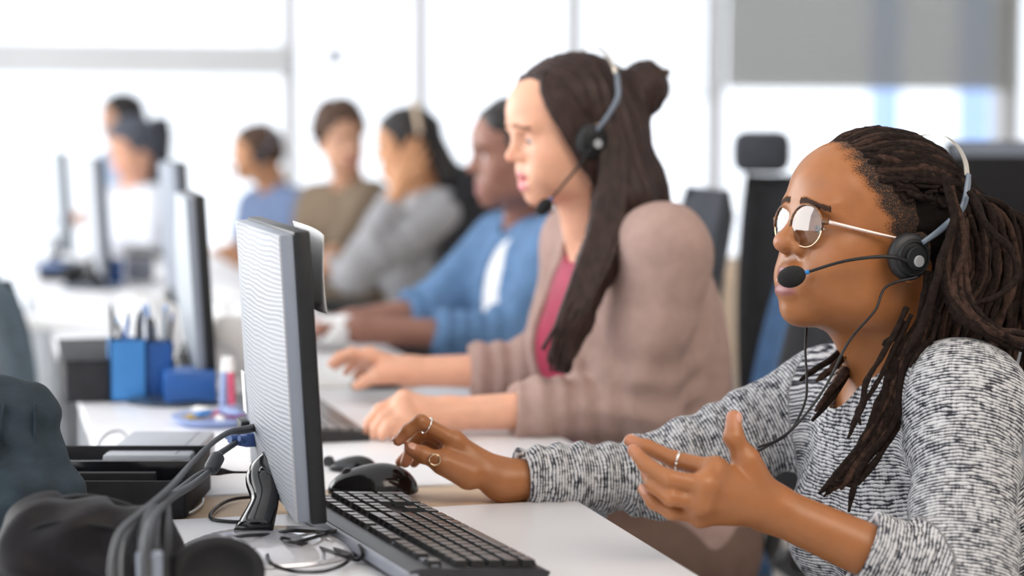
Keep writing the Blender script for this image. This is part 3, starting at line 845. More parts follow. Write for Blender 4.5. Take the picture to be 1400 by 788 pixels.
# rows from the hairline back to the crown, then falling behind the ear
N = 58
for i in range(N):
    phi = -62 + 136 * (i + .5) / N + rnd.uniform(-1, 1)
    t0 = 45 + min(22, (abs(phi) / 80) ** 1.6 * 22) + rnd.uniform(-4, 5)
    k = 1.02 + rnd.uniform(0, .03)
    pts = [on_skull(phi, t0, 1.0)]
    for j, f in enumerate((.2, .45, .7, .95)):
        th = t0 + (158 - t0) * f
        pts.append(on_skull(phi * (1 - .12 * f) + rnd.uniform(-2, 2), th, k + .08 * f))
    end_y = (phi / 75) * .085; out = rnd.uniform(.0, 1)
    bx = -.105 - .055 * out
    pts += [Vector((bx, end_y * 1.05, .045 + rnd.uniform(-.02, .02))), Vector((bx - .012 + .02 * rnd.random(), end_y * 1.1, -.02)),
            Vector((bx + rnd.uniform(-.02, .02), end_y * 1.1 + rnd.uniform(-.01, .015), -.09)),
            Vector((bx + .01 + rnd.uniform(-.03, .03), end_y * 1.1 + rnd.uniform(-.01, .02), -.15 - rnd.uniform(0, .03)))]
    loc_tube([hm(*p) for p in pts], rnd.uniform(.0042, .0058), ML[i % 3])
# side locs dropping from above and behind the ear
for i in range(34):
    a = i / 33
    th = 118 + 34 * rnd.random(); phi = 45 + 32 * rnd.random()
    p0 = on_skull(phi, th, 1.02); x = -.052 - .085 * a + rnd.uniform(-.008, .008)
    y = .080 - .018 * abs(a - .3) + rnd.uniform(-.004, .012)
    pts = [p0, Vector((x * .8, y + .004, .055 + rnd.uniform(-.01, .02))), Vector((x, y + .008, .0)), Vector((x + .012 + rnd.uniform(-.01, .01), y + .006, -.06)),
           Vector((x + .018 + rnd.uniform(-.015, .015), y, -.12 - .04 * rnd.random()))]
    loc_tube([hm(*p) for p in pts], rnd.uniform(.0040, .0060), ML[(i + 1) % 3])
# short coiled roots on the crown
for i in range(44):
    phi = rnd.uniform(-50, 70); th = 46 + min(26, (abs(phi) / 80) ** 1.3 * 26) + rnd.uniform(2, 60)
    p = on_skull(phi, th, 1.03); q = on_skull(phi + rnd.uniform(-9, 9), th + rnd.uniform(7, 15), 1.075); e = on_skull(phi + rnd.uniform(-9, 9), th + rnd.uniform(20, 32), 1.05)
    loc_tube([hm(*p), hm(*q), hm(*e)], rnd.uniform(.004, .0062), ML[i % 3], wob=.004)
# short coils hugging the temple
for i in range(60):
    phi = rnd.uniform(30, 84); t0 = 43 + min(22, (phi / 80) ** 1.6 * 22); th = t0 + rnd.uniform(2, 52)
    p = on_skull(phi, th, 1.01); q = on_skull(phi + rnd.uniform(-6, 6), th + rnd.uniform(5, 9), 1.045); e = on_skull(phi + rnd.uniform(-6, 6), th + rnd.uniform(11, 18), 1.02)
    loc_tube([hm(*p), hm(*q), hm(*e)], rnd.uniform(.0028, .0044), ML[i % 2], wob=.005)
# fringe of locs over the chest and shoulder
def L(pts, r=.0052, m=0): loc_tube([at(*p) for p in pts], r, ML[m], outside=sweater)
for i in range(11):
    a = i / 10; j = lambda s=5: rnd.uniform(-s, s)
    L([(1272 + 26 * a + j(), 372, 2.27), (1256 + 20 * a + j(), 430 + j(), 2.25), (1222 + 36 * a + j(), 492 + j(), 2.24), (1198 + 44 * a + j(4), 552, 2.235),
       (1172 + 34 * a + j(4), 612, 2.225), (1140 + 30 * a + j(5), 655 + j(5), 2.215), (1121 + 34 * a + j(3), 680 - 22 * a + j(8), 2.21)], rnd.uniform(.0042, .0054), i % 3)
L([(1240, 420, 2.24), (1216, 470, 2.235), (1186, 520, 2.225), (1176, 560, 2.22), (1158, 600, 2.21)], .0044)
L([(1246, 430, 2.24), (1222, 480, 2.235), (1196, 530, 2.225), (1172, 562, 2.22), (1176, 582, 2.21)], .0040, 1)
L([(1262, 400, 2.24), (1250, 500, 2.235), (1222, 580, 2.225), (1176, 640, 2.215), (1160, 700, 2.205)], .0048, 1)
L([(1238, 440, 2.25), (1222, 462, 2.25), (1206, 474, 2.25)], .0048)
L([(1285, 430, 2.24), (1272, 470, 2.235), (1262, 515, 2.225)], .0045)
for a, b, c in (((1172, 462), (1135, 492), (1094, 520)), ((1175, 466), (1142, 500), (1116, 522)), ((1180, 470), (1148, 530), (1110, 576)),
                ((1178, 468), (1146, 520), (1114, 562)), ((1182, 470), (1156, 510), (1128, 540)), ((1176, 462), (1150, 490), (1124, 520))):
    L([(1195, 440, 2.42), (*a, 2.40), (*b, 2.36), (*c, 2.335)], .0050, rnd.randrange(3))
# locs sweeping over the near shoulder to the right
for i in range(12):
    a = i / 11; j = lambda s=6: rnd.uniform(-s, s)
    L([(1300 + 20 * a, 300 + j(), 2.27), (1290 + 30 * a, 380 + j(), 2.24), (1300 + 40 * a + j(), 428 + 10 * j(1), 2.22), (1345 + 25 * a + j(), 452 + j(), 2.215), (1400 + 20 * a, 470 + 14 * j(1), 2.24)], rnd.uniform(.0042, .0056), i % 3)
# the one loop that stands off the back of the head
L([(1325, 262, 2.27), (1352, 312, 2.25), (1384, 345, 2.245), (1390, 375, 2.245), (1370, 400, 2.24), (1330, 420, 2.235), (1300, 440, 2.23)], .0052, 1)
L([(1290, 240, 2.25), (1304, 300, 2.235), (1288, 350, 2.23), (1278, 390, 2.225), (1262, 440, 2.225), (1238, 486, 2.225)], .0060, 1)
L([(1300, 255, 2.25), (1318, 330, 2.235), (1304, 390, 2.23), (1310, 420, 2.225), (1345, 448, 2.22), (1396, 476, 2.23)], .0056, 2)
for ch_, nrm, rr_ in ((near_th, -AX_F * .6 + AX_R * .8, .0084), (far_th, -AX_F * .75 + AX_U * .66, .0082), (far_ch[0], -AX_R * .8 - AX_F * .3 + AX_U * .4, .0068), (near_ch[0], AX_U * .5 - AX_R * .6 + AX_F * .5, .0068), (near_ch[3], -AX_F * .7 - AX_R * .3 + AX_U * .4, .0058)):
    d_ = (ch_[-1] - ch_[-2]).normalized(); n_ = (nrm - d_ * nrm.dot(d_)).normalized(); Rn = Matrix((d_, n_.cross(d_), n_)).transposed()
    MB().ell(ch_[-1] - d_ * .0015 + n_ * rr_ * .86, (.0068, .0052 * rr_ / .008, .0018), Rn, 14).build('fingernail', M['nail'], woman, smooth=True)
rebase(woman)
# --- glasses
gl = thing('glasses', 'round gold and tortoiseshell spectacles on the woman with dreadlocks', 'glasses', hm(.118, 0, .024))
def glob(mb, name, m, parent, smooth=True):
    base = parent.location
    mb.v = [v - base for v in mb.v]; return mb.build(name, m, parent, smooth=smooth)
for s in (-1, 1):
    c = Vector((.117 + s * .0035, s * .0270, .021)); rotn = Matrix.Rotation(math.radians(8 + s * 8), 3, 'Z') @ Matrix.Rotation(math.radians(4), 3, 'Y')
    ring = [hm(*(c + rotn @ Vector((0, .0232 * math.cos(t), .0238 * math.sin(t))))) for t in [2 * math.pi * k / 40 for k in range(41)]]
    glob(MB().tube(ring, .00085, 6, smooth=False), 'lens_rim', M['gold'], gl)
    arc = [hm(*(c + rotn @ Vector((.0004, .0236 * math.cos(t), .0242 * math.sin(t))))) for t in [math.radians(-8 + 196 * k / 20) for k in range(21)]]
    glob(MB().tube(arc, .0015, 6, smooth=False), 'brow_rim', M['tortoise'], gl)
    lens = MB(); n = 36
    vs = []; fs = []
    for rr, xx in ((1, 0), (.66, .0012), (.33, .0019)):
        for k in range(n):
            t = 2 * math.pi * k / n; vs.append(hm(*(c + rotn @ Vector((xx, .0229 * rr * math.cos(t), .0235 * rr * math.sin(t))))))
    vs.append(hm(*(c + rotn @ Vector((.0021, 0, 0)))))
    for q in range(2):
        for k in range(n): fs.append((q * n + k, q * n + (k + 1) % n, (q + 1) * n + (k + 1) % n, (q + 1) * n + k))
    for k in range(n): fs.append((2 * n + k, 2 * n + (k + 1) % n, 3 * n))
    lens.add(vs, fs); glob(lens, 'lens', M['lens'], gl)
    hinge = c + rotn @ Vector((0, s * .0232, .006))
    glob(MB().tube([hm(*hinge), hm(*(hinge + Vector((-.006, s * .006, .001))))], [.0032, .0028], 8, smooth=False), 'hinge', M['tortoise'], gl)
    glob(MB().tube([hm(*(hinge + Vector((-.004, s * .006, .001)))), hm(.055, s * .0735, .023), hm(-.002, s * .082, .020)], [.0026, .0020, .0012], 8), 'temple_arm', M['temple'], gl)
    glob(MB().tube([hm(*(c + Vector((-.001, -s * .017, -.010)))), hm(.110, s * .010, .004), hm(.112, s * .009, .010)], [.0006, .0006, .0016], 6), 'nose_pad', M['gold'], gl)
glob(MB().tube([hm(.120, -.0075, .024), hm(.123, 0, .0275), hm(.120, .0075, .024)], .0013, 6), 'bridge', M['gold'], gl)
# --- headset
def make_headset(label, HM, sc, side=1, boom_end=(.142, .046, -.038), foam_r=(.0165, .0125), cable=None, straight=False):
    base = HM(0, .09 * side, 0)
    hs = thing('headset', label, 'headset', base)
    def g(mb, name, m, smooth=False, parent=None):
        mb.v = [v - base for v in mb.v]; return mb.build(name, m, parent or hs, smooth=smooth)
    lat = (HM(0, 1, 0) - HM(0, 0, 0)).normalized(); Rl = lat.to_track_quat('Z', 'Y').to_matrix()
    for s in (1, -1):
        c = Vector((.019, s * .083, .003)); Rr = (lat * s).to_track_quat('Z', 'Y').to_matrix()
        q = MB().lathe([(.012, -.006), (.024, -.006), (.0275, -.001), (.0275, .005), (.024, .009), (.010, .010)], HM(*c), Rr, 36)
        g(q, 'ear_cushion', M['cushion'], True)
        c2 = c + Vector((-.001, s * .008, -.001))
        g(MB().lathe([(.021, -.002), (.0225, .002), (.020, .005), (.0185, .0052), (.0175, .0035), (.014, .0042), (.0135, .009), (.0125, .010)], HM(*c2), Rr, 36), 'ear_shell', M['black'])
        g(MB().lathe([(.0068, .010), (.0068, .0115), (.0062, .0121), (.0002, .0121)], HM(*(c2 + Vector((-.002, 0, -.003)))), Rr, 28), 'badge_disc', M['metal'])
        low = [(.012, s * .097, .020), (-.012, s * .097, .040), (-.036, s * .095, .066), (-.044, s * .088, .092), (-.047, s * .083, .106)]
        g(MB().tube([HM(*p) for p in low], [.0032, .0042, .0046, .0044, .0036], 10, flat=.55, flat_axis=lat), 'slider_arm', M['headset_arm'], True)
    top = [(-.045, s2 * y, z) for s2, y, z in ((1, .083, .104), (1, .075, .121), (1, .056, .138), (1, .030, .1485), (1, 0, .151), (-1, .030, .1485), (-1, .056, .138), (-1, .075, .121), (-1, .083, .104))]
    P, _ = resample([HM(*p) for p in top], .001, 40); fwv = (HM(1, 0, 0) - HM(0, 0, 0)).normalized(); cen = HM(-.045, 0, .07)
    b = MB(); n = len(P); vs = []; 
    for p in P:
        o_ = (p - cen).normalized()
        for a, c_ in ((-.0034, -.0006), (.0034, -.0006), (.0034, .0006), (-.0034, .0006)): vs.append(p + fwv * a * sc + o_ * c_)
    fs = [(i * 4 + k, i * 4 + (k + 1) % 4, (i + 1) * 4 + (k + 1) % 4, (i + 1) * 4 + k) for i in range(n - 1) for k in range(4)] + [(3, 2, 1, 0), tuple((n - 1) * 4 + k for k in range(4))]
    g(b.add(vs, fs), 'headband', M['headset_metal'])
    e = Vector(boom_end); st = Vector((.024, side * .098, -.004))
    mid1 = Vector((.055, side * .098, -.001)); mid2 = Vector((.096, side * (.080), -.012))
    if straight: mid1, mid2 = st.lerp(e, .3) + Vector((0, side * .006, 0)), st.lerp(e, .7) + Vector((0, side * .004, 0))
    dirn = (e - mid2).normalized(); e1 = e - dirn * .016
    boom = MB().tube([HM(*(st + Vector((-.012, 0, -.001)))), HM(*st), HM(*mid1), HM(*mid2), HM(*e1)], [.0034, .0030, .0022, .0018, .0018], 10)
    g(boom, 'microphone_boom', M['black'], True)
    g(MB().tube([HM(*(e1 - dirn * .004)), HM(*(e1 + dirn * .001))], [.0024, .0024], 10, smooth=False), 'blue_ring', M['blue_ring'])['label'] = 'bright blue ring'
    R3 = (HM(*(e + dirn)) - HM(*e)).to_track_quat('X', 'Z').to_matrix()
    g(MB().ell(HM(*e), (foam_r[0], foam_r[1], foam_r[1]), R3, 24), 'microphone_foam', M['foam'], True)
    if cable: g(MB().tube(cable, .0016, 8), 'cable', M['rubber'], True)
    return hs
def over(pts, r=.003):
    P, _ = resample(pts, 1, len(pts) * 5); A = np.array([tuple(p) for p in P], f32)
    for _ in range(3):
        d = sweater.ev(A); g = np.stack([sweater.ev(A + np.array(e, f32) * .004) - d for e in ((1, 0, 0), (0, 1, 0), (0, 0, 1))], 1)
        g /= np.maximum(np.linalg.norm(g, axis=1), 1e-6)[:, None]; A = A + g * np.maximum(r - d, 0)[:, None]
    return [Vector(map(float, a)) for a in A]
cab = over([hm(.012, .098, -.018), at(1212, 392, 2.25), at(1196, 425, 2.24), at(1160, 468, 2.235), at(1128, 530, 2.22), at(1090, 580, 2.20), at(1062, 602, 2.20), at(1036, 612, 2.20)])
hset = make_headset('black call-centre headset on the woman with dreadlocks', hm, HS, 1, cable=cab)
c2 = over([at(1103, 444, 2.33), at(1101, 480, 2.30), at(1103, 520, 2.27), at(1100, 552, 2.24), at(1080, 590, 2.21), at(1050, 610, 2.20), at(1034, 618, 2.20)])
mb = MB().tube(c2, .0015, 8); mb.v = [v - hset.location for v in mb.v]; mb.build('cable', M['rubber'], hset, smooth=True)
# --- rings and stud
def ring(label, c, axis, R, r=.0011, m='silver', rz=1.0):
    q = axis.normalized().to_track_quat('Z', 'Y').to_matrix()
    P = [c + q @ Vector((R * math.cos(t), R * math.sin(t) * rz, 0)) for t in [2 * math.pi * k / 28 for k in range(29)]]
    mb = MB().tube(P, r, 7, smooth=False); mb.v = [v - c for v in mb.v]
    o = mb.build('ring', M[m], None, smooth=True); o.location = c; return tag(o, label, 'ring')
ring('silver ring on the index finger of the raised near hand', near_ch[0][0].lerp(near_ch[0][1], .88), near_ch[0][1] - near_ch[0][0], .0104, .0013)
ring('thin pale ring on the index finger of the hand by the mouse', far_ch[0][0].lerp(far_ch[0][1], .80), far_ch[0][1] - far_ch[0][0], .0102)
tc_ = far_th[1].lerp(far_th[2], .40)
ring('thin band on the thumb of the hand by the mouse', tc_, far_th[2] - far_th[1], .0118, .0010, 'gold')
fr_ = tc_ - AX_F * .0155 + AX_U * .001
ring('round open ring on the thumb of the hand by the mouse', fr_, AX_F + AX_U * .15, .0068, .0011, 'gold')
o = MB().ell((0, 0, 0), (.0012, .0012, .0012), n=10).build('nose_stud', M['silver'], None, smooth=True); o.location = hm(.1175, .0205, -.004)
tag(o, 'tiny silver nose stud on the woman with dreadlocks', 'stud')
# ------------------------------------------------------------------ the other workers
def worker(label, O, alpha, pitch, sc, skin, neck, Lsh, Rsh, Lel, Lwr, Rel, Rwr, garment, hair, hl=None, hr=None, roll=0, bust=0, h=.007, pants='trousers',
           pelvis_back=.06, g=.014, cuff=(.85, .85), head_kw={}, arm=1.0, neck_open=(.055, .06), ripple=.002, fold=.003, under=None, eyes_=True, bw=1.0, bd=1.0, pz=.52, name='sweater', facing=None):
    S = dict(O=O, hf=head_frame(alpha, pitch, roll), hs=sc, neck=neck, Lsh=Lsh, Rsh=Rsh, Lel=Lel, Lwr=Lwr, Rel=Rel, Rwr=Rwr, bust=bust, arm=arm, bw=bw, bd=bd)
    mid = (Lsh + Rsh) / 2; f = (Lsh - Rsh).cross(ZZ).normalized()
    S['pelvis'] = Vector((mid.x, mid.y, pz)) - f * pelvis_back
    root = thing('person', label, 'person', (S['pelvis'].x, S['pelvis'].y, 0))
    hands = []
    for sd, hh in (('L', hl), ('R', hr)):
        el, wr = S[sd + 'el'], S[sd + 'wr']
        if hh is None:
            D = (wr - el).normalized(); B = ZZ; T = D.cross(B) * (1 if sd == 'L' else -1)
            hands.append(auto_hand(wr, D, B, T, 35, .97 * arm)[0])
        elif isinstance(hh, tuple): hands.append(auto_hand(wr, *hh)[0])
        else: hands.append(hh)
    make_body(S, M[skin], h * .7, root, head_node(**head_kw), hands)
    if eyes_: eyes(S, root, look=(1, 0, -.3))
    fw, l, up, mid = body_axes(S); A = Matrix((fw, l, up)).transposed()
    def garm(nm, m, g, cuffs, opens, disp=None, arms=True):
        it = torso_items(S, g)
        if arms: it += arm_items(S, 'L', g, end=cuffs[0]) + arm_items(S, 'R', g, end=cuffs[1])
        L = [(Un(it), 'u', .001)]
        if arms:
            for sd, c in zip('LR', cuffs):
                el, wr = S[sd + 'el'], S[sd + 'wr']; D = (wr - el).normalized(); e = el.lerp(wr, c)
                L.append((Ell(e + D * (.055 + g * .3), (.052 + g * .3, .09, .09), D.to_track_quat('X', 'Z').to_matrix()), 's', .004))
        L.append((Cap(S['O'] - (S['hf'] @ Vector((0, 0, .02))), S['neck'] + fw * .012, neck_open[0], neck_open[1]), 's', .008))
        L += opens
        n = Un(L); fs = [folds(len(label), fold, 24)]
        if ripple and arms:
            fs += [ripples(S['Lel'], S['Lwr'], ripple, .038, .1, 0, 1.2, 3), ripples(S['Rel'], S['Rwr'], ripple, .038, .1, 0, 1.2, 4), ripples(S['Lsh'], S['Lel'], ripple, .075, .12, .3, 1.1, 6)]
        return sdf_obj(nm, Disp(n, sumf(*fs), .01), h, m, root, 1)[0]
    if under:
        garm(under[0], M[under[1]], g * .35, cuff, [], arms=False)
        ow = under[2]
        op = [(Ell(mid + fw * .15 - up * .16, (.12, ow, .34), A), 's', .01)]
    else: op = []
    garm(name, M[garment], g, cuff, op)
    legs(S, M[pants], root, facing or (-.97, -.05, 0), .014, M['shoe'])
    hair(S, root)
    rebase(root)
    return root, S
def strands(S, parent_hair, pts_fn, n, m, r=(.004, .006), seed=1, outside=None):
    rr = random.Random(seed); mb = MB()
    for i in range(n):
        pts = pts_fn(i / max(1, n - 1), rr)
        P, _ = resample(pts, 1, 18)
        mb.tube(P, [rr.uniform(*r) * (1 if k < 15 else .6) for k in range(len(P))], 6, smooth=False)
    return mb.build('strands', m, parent_hair, smooth=True)
# --- the brunette
W2 = {}
def hair_w2(S, root):
    H = lambda x, y, z: S['O'] + (S['hf'] @ Vector((x, y, z))) * S['hs']
    m = M['hair_brown']
    cap = Xf(Un([(Ell((.006, 0, .064), (.105, .080, .087)), 'u', .01), (Ell((-.045, 0, .01), (.068, .080, .095)), 'u', .03),
                 (Ell((.128, -.004, .010), (.070, .058, .090)), 's', .012), (Ell((.085, .06, -.03), (.075, .05, .075)), 's', .015), (Ell((.085, -.06, -.03), (.075, .05, .075)), 's', .015),
                 (Plane((0, 0, -.06), (.0, 0, -1)), 'i', .02)]), S['hf'], S['O'], S['hs'])
    mid = (S['Lsh'] + S['Rsh']) / 2
    a = [H(-.035, .060, .02), at(838, 270, 3.02), at(818, 360, 2.97), at(786, 440, 2.94), at(770, 500, 2.94)]
    b = [H(-.05, .040, .02), at(868, 270, 3.03), at(890, 330, 3.03)]
    c = [H(-.07, 0, .03), at(880, 250, 3.10), at(905, 300, 3.13)]
    it = [(cap, 'u', .01)]
    ra = [.024, .029, .029, .023, .014]
    for k in range(4): it.append((Cap(a[k], a[k + 1], ra[k], ra[k + 1]), 'u', .02))
    for k in range(2): it.append((Cap(b[k], b[k + 1], .036 - .010 * k, .030 - .016 * k), 'u', .03)); it.append((Cap(c[k], c[k + 1], .036, .022), 'u', .03))
    it.append((Ell(at(882, 120, 3.10), (.037, .036, .044)), 'u', .02))
    kk = np.array(ZZ.cross(Vector((0, 1, 0)))) * 0
    o, _ = sdf_obj('hair', Disp(Un(it), lambda P: .0022 * np.sin(P @ np.array([260, 200, 25], f32) + 1.5 * np.sin(P @ np.array([40, -60, 18], f32))), .005), .0045, m, root, 1)
    # face framing curtain, long front locks
    fr = lambda t, rr: [H(.060 - .02 * t, .030 + .02 * t, .128 - .02 * t), H(.078 - .035 * t, .062 + .012 * t, .090), H(.066 - .05 * t, .079, .035), H(.040 - .045 * t, .081, -.020 - rr.random() * .01), H(.02 - .03 * t, .080, -.060 - .03 * rr.random())]
    strands(S, o, fr, 22, m, (.0035, .006), 2)
    fr2 = lambda t, rr: [H(.070 - .02 * t, -.034 - .02 * t, .126 - .02 * t), H(.088 - .035 * t, -.060, .085), H(.078 - .04 * t, -.074, .03), H(.055 - .045 * t, -.076, -.02), H(.02, -.074, -.06)]
    strands(S, o, fr2, 12, m, (.0035, .006), 3)
    fr3 = lambda t, rr: [H(-.01 - .04 * t, .078, .03), at(822 + 34 * t + rr.uniform(-4, 4), 268, 2.985), at(798 + 34 * t + rr.uniform(-5, 5), 355, 2.94), at(768 + 32 * t + rr.uniform(-5, 5), 430, 2.915), at(746 + 34 * t + rr.uniform(-6, 6), 490 + rr.uniform(-14, 22), 2.92)]
    strands(S, o, fr3, 26, m, (.004, .0065), 4)
    tuft = lambda t, rr: [at(882, 112, 3.10), at(892 + 6 * t, 100, 3.09), at(900 + 12 * rr.random(), 94 + 8 * rr.random(), 3.08), at(912 + rr.random() * 4, 96 + 8 * rr.random(), 3.08)]
    strands(S, o, tuft, 9, M['hair_mid'], (.002, .003), 5)
wr_l, wr_r = at(612, 566, 2.965), at(560, 508, 3.33)
nh = [chain((552, 545, 2.95), (520, 560, 2.935), (505, 578, 2.93), (500, 592, 2.93)), chain((549, 556, 2.93), (524, 572, 2.915), (514, 586, 2.915), (511, 596, 2.915)),
      chain((553, 567, 2.92), (532, 582, 2.905), (525, 592, 2.905), (522, 598, 2.905)), chain((560, 577, 2.915), (546, 588, 2.91), (540, 595, 2.91), (538, 599, 2.91))]
nt = chain((590, 556, 3.0), (560, 562, 3.0), (540, 575, 3.0), (525, 585, 3.0))
fh = [chain((505, 485, 3.32), (480, 482, 3.31), (463, 488, 3.31), (452, 498, 3.31)), chain((503, 490, 3.35), (478, 488, 3.35), (466, 494, 3.35), (458, 502, 3.35)),
      chain((505, 495, 3.375), (486, 496, 3.38), (478, 503, 3.38), (473, 510, 3.38)), chain((510, 502, 3.395), (496, 506, 3.40), (489, 511, 3.40), (485, 515, 3.40))]
ft = chain((540, 512, 3.31), (516, 514, 3.30), (499, 522, 3.30), (487, 528, 3.30))
hw_l = hand_node(wr_l, nh, nt, 1.0); hw_r = hand_node(wr_r, fh, ft, .97)
w2, S2 = worker('woman with long brown hair and a bun, in dusty pink cardigan', at(796, 193, 3.08), 21, -11, .93, 'skin_fair', at(822, 312, 3.13), at(908, 340, 2.97), at(800, 336, 3.30),
       at(872, 556, 2.99), wr_l, at(752, 508, 3.34), wr_r, 'cardigan', hair_w2, hw_l, hw_r, bust=1.0, h=.0048, pelvis_back=.10, g=.016, cuff=(.62, .55), neck_open=(.052, .062), ripple=.003, fold=.005,
       under=('blouse', 'magenta', .070), name='cardigan', bw=.98, bd=1.22, pants='brown_trousers', head_kw=dict(nose=.9, jaw=.95, lips=1.15))
H2 = lambda x, y, z: S2['O'] + (S2['hf'] @ Vector((x, y, z))) * S2['hs']
make_headset('black call-centre headset on the woman with long brown hair', H2, S2['hs'], 1, boom_end=(.112, .060, -.088), foam_r=(.0155, .0105), straight=True)
# --- man in blue
sh = lambda **k: (lambda S, root: short_hair(S, M[k.get('m', 'hair_black')], root, **{a: b for a, b in k.items() if a != 'm'}))
worker('bearded man in open blue shirt over white T-shirt, typing', at(722, 222, 4.36), 14, -6, 1.0, 'skin_deep', at(726, 306, 4.42), at(772, 345, 4.20), at(690, 335, 4.55),
       at(705, 462, 4.18), at(492, 452, 4.14), at(592, 425, 4.50), at(480, 440, 4.42), 'denim', sh(thick=.008), h=.008, g=.02, cuff=(.50, .30), under=('t_shirt', 'tee', .06), name='shirt', ripple=.004, bw=1.15, arm=1.1,
       head_kw=dict(nose=1.2, lips=1.2, jaw=1.15))
# --- woman in grey, hand at her cheek
def hair_w3(S, root):
    H = lambda x, y, z: S['O'] + (S['hf'] @ Vector((x, y, z))) * S['hs']
    o = short_hair(S, M['hair_black'], root, thick=.016, low=-.03)
    n = Un([(Cap(H(-.06, .02, .02), H(-.11, .03, -.10), .045, .038), 'u', .03), (Cap(H(-.11, .03, -.10), H(-.14, .03, -.2), .038, .03), 'u', .03)])
    q, _ = sdf_obj('ponytail', n, .008, M['hair_black'], o, 1)
    MB().tube([H(-.02, y_, z_) for y_, z_ in ((.094, .06), (.084, .11), (.050, .152), (0, .168), (-.050, .152), (-.084, .11))], .008, 8).build('hair_band', M['beige'], o, smooth=True)
worker('woman in light grey knit sweater leaning her cheek on her hand', at(566, 208, 6.2), 8, -8, .92, 'skin_tan', at(585, 262, 6.25), at(603, 290, 6.08), at(548, 282, 6.40),
       at(482, 375, 5.95), at(545, 262, 6.02), at(500, 372, 6.35), at(440, 372, 6.3), 'grey_knit', hair_w3, (Vector(at(572, 198, 6.04) - at(543, 262, 6.0)), -FH, -RH, 8, 1.05), None, h=.010, g=.02, cuff=(.80, .8), bust=1.0,
       pelvis_back=.05, ripple=.004, bw=1.05)
worker('brown haired man in olive brown sweater leaning towards the woman in grey', at(465, 196, 6.95), 112, -10, .98, 'skin_tan2', at(478, 250, 7.02), at(510, 275, 6.92), at(432, 278, 7.14),
       at(470, 340, 6.75), at(448, 352, 6.6), at(418, 335, 7.0), at(408, 345, 6.8), 'olive', sh(m='hair_mid', thick=.022, bumpy=.007), None, None, roll=10, h=.010, g=.02, cuff=(.5, .5), bw=1.05)
worker('man in slate blue shirt wearing a headset, behind the near monitor', at(358, 216, 7.9), 14, -6, .92, 'skin_tan', at(376, 258, 7.95), at(412, 284, 7.72), at(352, 284, 8.10),
       at(385, 362, 7.6), at(312, 360, 7.56), at(335, 340, 8.0), at(300, 348, 7.95), 'blue_shirt', sh(m='hair_mid', thick=.010), h=.011, g=.02, cuff=(.15, .2), bw=1.3, arm=1.25)
S5O = at(358, 216, 7.9); F5 = head_frame(14, -6)
make_headset('dark headset on the man in slate blue shirt', lambda x, y, z: S5O + (F5 @ Vector((x, y, z))) * .95, .95, 1)
worker('dark haired man in pale blue shirt, farthest worker of the row', at(172, 168, 9.6), 22, -4, .95, 'skin_tan2', at(176, 208, 9.7), at(196, 222, 9.5), at(152, 224, 9.8),
       at(190, 285, 9.4), at(150, 290, 9.3), at(150, 285, 9.75), at(125, 290, 9.65), 'pale_blue', sh(thick=.014), h=.012, g=.02)
worker('grey haired person in white shirt with dark collar, behind the tall monitor', at(188, 208, 8.5), 40, -14, .98, 'skin_fair', at(184, 256, 8.6), at(212, 276, 8.4), at(160, 276, 8.72),
       at(205, 345, 8.25), at(165, 350, 8.2), at(158, 340, 8.6), at(130, 350, 8.4), 'white_shirt', sh(m='hair_grey', thick=.02, bumpy=.006), h=.011, g=.02)
# ------------------------------------------------------------------ monitors
def monitor(label, corner, rz, w=.40, h=.315, z0=.766, back='emboss', base='light', detail=False, stand=True, side='silver_side', base_off=(-.052, -.09), tilt=3.0):
    """corner: near end of the screen plane; local x towards the user, y away from the camera"""
    Rz = Matrix.Rotation(rz, 3, 'Z')
    c = Vector((corner[0], corner[1], 0)) + Rz @ Vector((-.014, w / 2, 0))
    r = thing('monitor', label, 'monitor', (c.x, c.y, DZ), rz)
    zb = z0 - DZ
    MB().box((.005, 0, zb + h / 2), (.018, w, h), bev=.003).build('bezel', M['black'], r)
    MB().box((.0143, 0, zb + h / 2 + .004), (.001, w - .03, h - .04)).build('screen', M['screen'], r)
    b = MB(); nz = 8; ny = 10; vs = []; fs = []
    def X(u, v): return -.0185 - .014 * (1 - abs(2 * u - 1) ** 2.4) * (1 - abs(2 * v - 1) ** 3)
    for i in range(ny + 1):
        for j in range(nz + 1):
            u, v = i / ny, j / nz; vs.append((X(u, v), (u - .5) * (w - .010), zb + .005 + v * (h - .010)))
    for i in range(ny):
        for j in range(nz): a = i * (nz + 1) + j; fs.append((a, a + nz + 1, a + nz + 2, a + 1))
    b.add(vs, fs); b.box((-.0175, 0, zb + h / 2), (.003, w - .008, h - .008)); b.build('back_cover', M[back], r, smooth=False)
    MB().box((-.010, 0, zb + h / 2), (.016, w - .006, h - .006), bev=.003).build('side_shell', M[side], r)
    if detail:
        MB().box((-.0290, .13, zb + .105), (.0016, .030, .050)).build('label_sticker', M['paper'], r)
        MB().box((-.030, .155, zb + .055), (.012, .045, .026), bev=.003).build('port_recess', M['black'], r)
    T = Matrix.Translation((0, 0, zb)) @ Matrix.Rotation(math.radians(-tilt), 4, 'Y') @ Matrix.Translation((0, 0, -zb))
    for ch in r.children: ch.data.transform(T)
    if stand:
        bx, by = base_off
        top = Vector((-.034, -.035, zb + .028)); foot = Vector((bx, by, .012))
        MB().tube([top + Vector((.012, 0, .012)), top, top.lerp(foot, .5) + Vector((.008, .003, .004)), foot], [.024, .022, .018, .026], 14, flat=.5, flat_axis=(1, .4, 0)).build('stand_arm', M['black_gloss'], r, smooth=True)
        MB().lathe([(.001, .014), (.03, .014), (.085, .010), (.098, .005), (.100, .002), (.098, 0), (.001, 0)][::-1], (bx + .014, by - .055, 0), n=40).build('stand_base', M['base_' + base], r, smooth=False)
    return r
M['base_light'] = mat('glossy pale silver plastic', (.62, .62, .66), .10, .3, var=.06)
